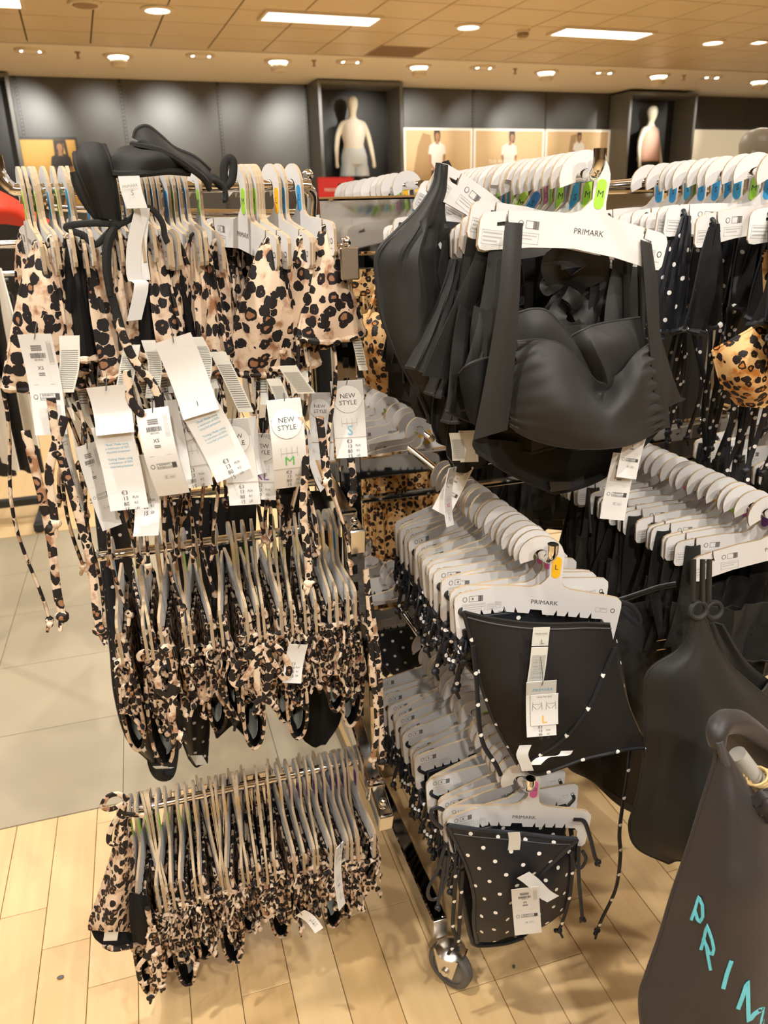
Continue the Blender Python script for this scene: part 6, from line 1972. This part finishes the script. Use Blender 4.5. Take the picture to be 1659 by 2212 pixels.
# swimsuits hanging behind the middle left rail
YS = 1.60
def suit(name, label, cat, rows, m, liner=None, hang_z=None):
    t = thing(name, label, cat, P(*rows[-1][0][:2], Y=YS))
    G = spx(rows, YS, 30, 14, lambda u, v: 0.004 * math.sin(8 * u + 5 * v))
    cloth('body', G, [m, 'black_lining'], t, 0.003, rows=(-1,), cols=(0, -1), r=0.003)
    if liner:
        strip_label(liner, YS - 0.03, 26, t, name='hygiene_liner', ink=False)
    return t
rpart(MB().tube([P(195, 1085, Y=YS), P(700, 1040, Y=YS)], 0.008, 12), 'rear_rail', ['chrome'])
suit('dotted_swimsuit', 'long black polka dot swimsuit hanging behind the middle left rail', 'swimsuit', [[(205, 1085), (255, 1080), (300, 1078)], [(222, 1250), (265, 1250), (310, 1250)], [(238, 1400, -0.02), (285, 1400, -0.03), (330, 1400)], [(248, 1500, -0.02), (300, 1505, -0.04), (362, 1500)], [(275, 1595, -0.01), (320, 1605, -0.03), (385, 1590)], [(318, 1640), (335, 1645, -0.01), (360, 1640)]], 'polka_dot', [(296, 1600), (300, 1612), (304, 1622)])
suit('dotted_swimsuit', 'black polka dot swimsuit with pointed hem behind the middle left rail', 'swimsuit', [[(350, 1080), (400, 1076), (450, 1074)], [(360, 1300), (405, 1300), (452, 1300)], [(372, 1480, -0.01), (410, 1485, -0.02), (455, 1480)], [(385, 1570), (415, 1580, -0.02), (452, 1570)], [(410, 1640), (425, 1655), (446, 1648)]], 'polka_dot', [(424, 1632), (430, 1642), (436, 1652)])
t = suit('looped_swimsuit', 'black swimsuit gusset looping lowest behind the middle left rail', 'swimsuit', [[(320, 1420), (345, 1425), (372, 1420)], [(322, 1540), (335, 1545), (348, 1548)], [(325, 1620), (332, 1630), (340, 1640)]], 'black_fabric')
adopt(MB().sheet(satin([(328, 1600), (333, 1650, -0.01), (345, 1675, -0.02), (362, 1672, -0.02), (370, 1640, -0.01), (378, 1560)], YS, (0.03, 0.03)), 0.003).build('gusset', ['black_fabric']), t)
strip_label([(345, 1655), (352, 1660), (362, 1658)], YS - 0.03, 30, t, name='hygiene_liner', ink=False)
suit('plain_swimsuit', 'pair of black swimsuit leg hems behind the middle left rail', 'swimsuit', [[(455, 1075), (500, 1072), (550, 1070)], [(458, 1400), (505, 1400), (545, 1395)], [(458, 1540), (500, 1545), (540, 1530)], [(470, 1595), (500, 1565), (532, 1590)]], 'black_fabric')
suit('plain_swimsuit', 'black swimsuit with pointed hem behind the right end of the middle rail', 'swimsuit', [[(600, 1070), (670, 1062), (735, 1060)], [(610, 1300), (672, 1300), (735, 1300)], [(622, 1480), (675, 1490), (738, 1480)], [(634, 1560), (680, 1575), (735, 1555)], [(662, 1602), (682, 1612), (702, 1606)]], 'black_fabric')
suit('plain_swimsuit', 'black swimsuit in the gap between the leopard tops and the middle rail', 'swimsuit', [[(545, 905), (590, 900), (640, 900)], [(548, 1000), (595, 1000), (645, 1000)], [(552, 1090), (600, 1095), (650, 1090)]], 'black_fabric')

# the rack beyond: pale garments on a rail seen between the leopard tops
rack2 = thing('clothes_rail', 'chrome clothes rail of pale garments beyond the leopard tops', 'rack', (0.2, 2.9, 0))
def r2(mb, name, mats):
    return adopt(mb.build(name, mats), rack2)
r2(MB().tube([(-0.75, 2.9, 1.45), (1.4, 2.9, 1.45)], 0.012, 12), 'hanging_rail', ['chrome'])
r2(MB().tube([(-0.75, 2.9, 1.36), (1.4, 2.9, 1.36)], 0.008, 12), 'lower_rail', ['chrome'])
for x in (-0.75, 1.4):
    r2(MB().tube([(x, 2.9, 0.05), (x, 2.9, 1.5)], 0.014, 12), 'post', ['chrome'])
    r2(MB().bar((x, 2.6, 0.03), (x, 3.2, 0.03), 0.04, 0.04, bev=0.003), 'foot', ['chrome'])
def pale(seed):
    def mk(label, group):
        q = random.Random(seed)
        t = thing('hanging_shirt', label, 'shirt', group=group)
        a = q.uniform(0, 6)
        L = q.uniform(0.42, 0.6)
        G = []
        for i in range(12):
            v = i / 11
            w = 0.05 + 0.13 * min(1, v * 5)
            G.append([((-1 + 2 * j / 14) * w, -0.012 * math.cos((-1 + 2 * j / 14) * 1.5) + 0.006 * math.sin(j * 1.5 + a) * v, -0.07 - 0.05 * min(1, v * 6) - L * v) for j in range(15)])
        MB().sheet(G, 0.004, 0).build('body', [['white_cloth', 'poster_gold', 'denim'][seed % 3] if seed % 5 == 0 else 'white_cloth'], t)
        MB().tube(cr([(0, 0, -0.07), (0, 0, -0.03), (0.012, 0, 0.0), (0, 0, 0.016), (-0.013, 0, 0.004)], 14), 0.002, 6).build('hook', ['chrome'], t)
        return t
    return mk
for i in range(20):
    x = -0.62 + i * 0.098
    garment('pale%d' % (i % 4), pale(i % 4 + 1), (x, 2.9, 1.45), (0, RAD(rg.uniform(-3, 3)), R90 + RAD(rg.uniform(-25, 25))), 'pale shirt, %s from the left on the rail beyond the leopard tops' % ORD[i], 'pale shirts on the far rail')

# added to darken gaps: dark dresses behind the rack, more arms at the right
for (nm, z, tier) in (('RightTop', 1.55, 'upper'), ('RightLow', 1.02, 'lower')):
    x = 1.40
    rpart(MB().tube([(x, RY, z), (x, 1.16, z), (x, 1.145, z + 0.01), (x, 1.143, z + 0.03)], 0.0085, 12), 'front_arm', ['chrome'])
    for i, y in enumerate(steps(1.20, 1.58, 9)):
        rot = (0, RAD(rg.uniform(-4, 4)), RAD(rg.uniform(-10, 8)))
        hanger('A', rg.choice(['S', 'M', 'L']), (x, y, z), rot, 'white cardboard hanger, %s from the front on the %s arm beyond the right-edge row' % (ORD[i], tier), 'hangers beyond the right-edge row')
        key, mk = (ptop_mk if tier == 'upper' else black_mk)[i % 4]
        garment(key, mk, (x, y, z), rot, '%s, %s from the front on the %s arm beyond the right-edge row' % ('polka dot top' if tier == 'upper' else 'black top', ORD[i], tier), 'tops beyond the right-edge row')
rack4 = thing('added_dress_rail', 'added chrome rail of long black dresses darkening the gaps behind the rack', 'rack', (1.6, 2.75, 0))
def r4(mb, name, mats):
    return adopt(mb.build(name, mats), rack4)
r4(MB().tube([(0.56, 2.75, 1.42), (2.9, 2.75, 1.42)], 0.012, 12), 'hanging_rail', ['chrome'])
for x in (0.56, 2.9):
    r4(MB().tube([(x, 2.75, 0.05), (x, 2.75, 1.44)], 0.014, 12), 'post', ['chrome'])
    r4(MB().bar((x, 2.45, 0.03), (x, 3.05, 0.03), 0.04, 0.04, bev=0.003), 'foot', ['chrome'])
def dress(seed):
    def mk(label, group):
        q = random.Random(seed)
        t = thing('filler_dress', label, 'dress', group=group)
        a, L = q.uniform(0, 6), q.uniform(0.85, 1.05)
        G = []
        for i in range(16):
            v = i / 15
            w = 0.07 + 0.06 * min(1, v * 4) + 0.05 * v
            G.append([((-1 + 2 * j / 16) * w, -0.02 * math.cos((-1 + 2 * j / 16) * 1.5) + 0.014 * math.sin(j * 1.2 + a) * v, -0.10 - L * v) for j in range(17)])
        MB().sheet(G, 0.004).build('body', ['black_fabric'], t)
        for s in (-1, 1):
            MB().tube(cr([(s * 0.055, 0, -0.10), (s * 0.05, 0, -0.06), (s * 0.02, 0, -0.035)], 8), 0.005, 6, flat=0.4).build('strap', ['black_fabric'], t)
        MB().tube(cr([(-0.08, 0, -0.06), (0, 0, -0.03), (0.08, 0, -0.06)], 10), 0.005, 6).build('hanger_bar', ['black_plastic'], t)
        MB().tube(cr([(0, 0, -0.03), (0, 0, -0.012), (0.013, 0, 0.002), (0, 0, 0.016), (-0.013, 0, 0.006)], 14), 0.002, 6).build('hook', ['chrome'], t)
        return t
    return mk
for i in range(17):
    garment('dress%d' % (i % 3), dress(800 + i % 3), (0.68 + i * 0.128, 2.75, 1.42), (0, RAD(rg.uniform(-2, 2)), RAD(rg.uniform(-40, 20))), 'added long black dress, %s from the left on the rail behind the rack' % ORD[i], 'added black dresses on the rail behind the rack')

# dark trousers rail and a red garment at the left edge
rack3 = thing('low_rail', 'low dark clothes rail at the left edge far behind the leopard tops', 'rack', (-1.2, 4.45, 0))
def r3(mb, name, mats):
    return adopt(mb.build(name, mats), rack3)
r3(MB().tube([(-2.6, 4.45, 1.25), (-0.62, 4.45, 1.25)], 0.014, 12), 'hanging_rail', ['charcoal_dark'])
for x in (-2.6, -0.66):
    r3(MB().tube([(x, 4.45, 0.05), (x, 4.45, 1.25)], 0.016, 12), 'post', ['charcoal_dark'])
    r3(MB().bar((x, 4.15, 0.03), (x, 4.75, 0.03), 0.05, 0.04, bev=0.003), 'foot', ['charcoal_dark'])
r3(MB().box((-1.6, 4.45, 0.09), (1.9, 0.05, 0.04), bev=0.004), 'low_bar', ['charcoal_dark'])
def trousers(label, group):
    t = thing('dark_trousers', label, 'trousers', group=group)
    for s in (-1, 1):
        G = []
        for i in range(12):
            v = i / 11
            G.append([(s * 0.07 + (-1 + 2 * j / 8) * (0.085 - 0.015 * v), -0.03 + 0.016 * math.cos(j * 0.8) + 0.006 * math.sin(5 * v + j), -0.06 - 0.92 * v) for j in range(9)])
        MB().sheet(G, 0.02, 0).build('leg', ['dark_cloth'], t)
    MB().box((0, -0.02, -0.07), (0.30, 0.035, 0.05), bev=0.008).build('waistband', ['dark_cloth'], t)
    MB().tube(cr([(0, -0.02, -0.05), (0, 0, -0.02), (0.014, 0, 0.0), (0, 0, 0.018)], 10), 0.003, 6).build('hook', ['chrome'], t)
    return t
for i in range(14):
    x = -2.5 + i * 0.138
    garment('trousers', trousers, (x, 4.45, 1.25), (0, 0, RAD(rg.uniform(-60, -30))), 'dark brown trousers, %s from the left on the low rail at the left edge' % ORD[i], 'dark trousers on the low rail')
rj = thing('red_jacket', 'bright red jacket sleeve sloping in from the left edge', 'jacket', P(20, 450, Y=2.4))
rows = [[(-120, 380, 0), (-40, 395, -0.03), (20, 425, -0.03), (70, 455, -0.02), (118, 485, 0)], [(-120, 430, -0.04), (-40, 440, -0.08), (20, 455, -0.07), (66, 474, -0.05), (116, 494, -0.01)], [(-120, 480, 0), (-40, 485, -0.03), (15, 482, -0.03), (60, 490, -0.02), (112, 500, 0)]]
cloth('sleeve', spx(rows, 2.4, 14, 20, lambda u, v: 0.006 * math.sin(14 * u + 3 * v)), ['red_cloth'], rj, 0.006)
rows = [[(-200, 470), (-100, 478), (0, 478)], [(-200, 600), (-100, 620), (-20, 600)], [(-200, 800), (-100, 820), (-60, 800)]]
cloth('body', spx(rows, 2.42, 10, 8), ['dark_cloth'], rj, 0.006)
# debris on the floor
for k, (px_, py_, r) in enumerate(((131, 2113, 0.006), (1110, 2090, 0.004), (1045, 2072, 0.0015))):
    p = P(px_, py_, Z=0.001)
    o = MB().sphere((0, 0, 0.002), r, 8, s=(1.3, 0.8, 0.4)).build('floor_crumb', ['rubber'])
    o.location = p + Vector((0, 0, 0.001))
    o.rotation_euler.z = k
    tag(o, ['small dark scrap lying on the floor at the lower left', 'small black crumb on the floor below the polka dot bottoms', 'tiny speck on the floor beside the caster'][k], 'scrap')
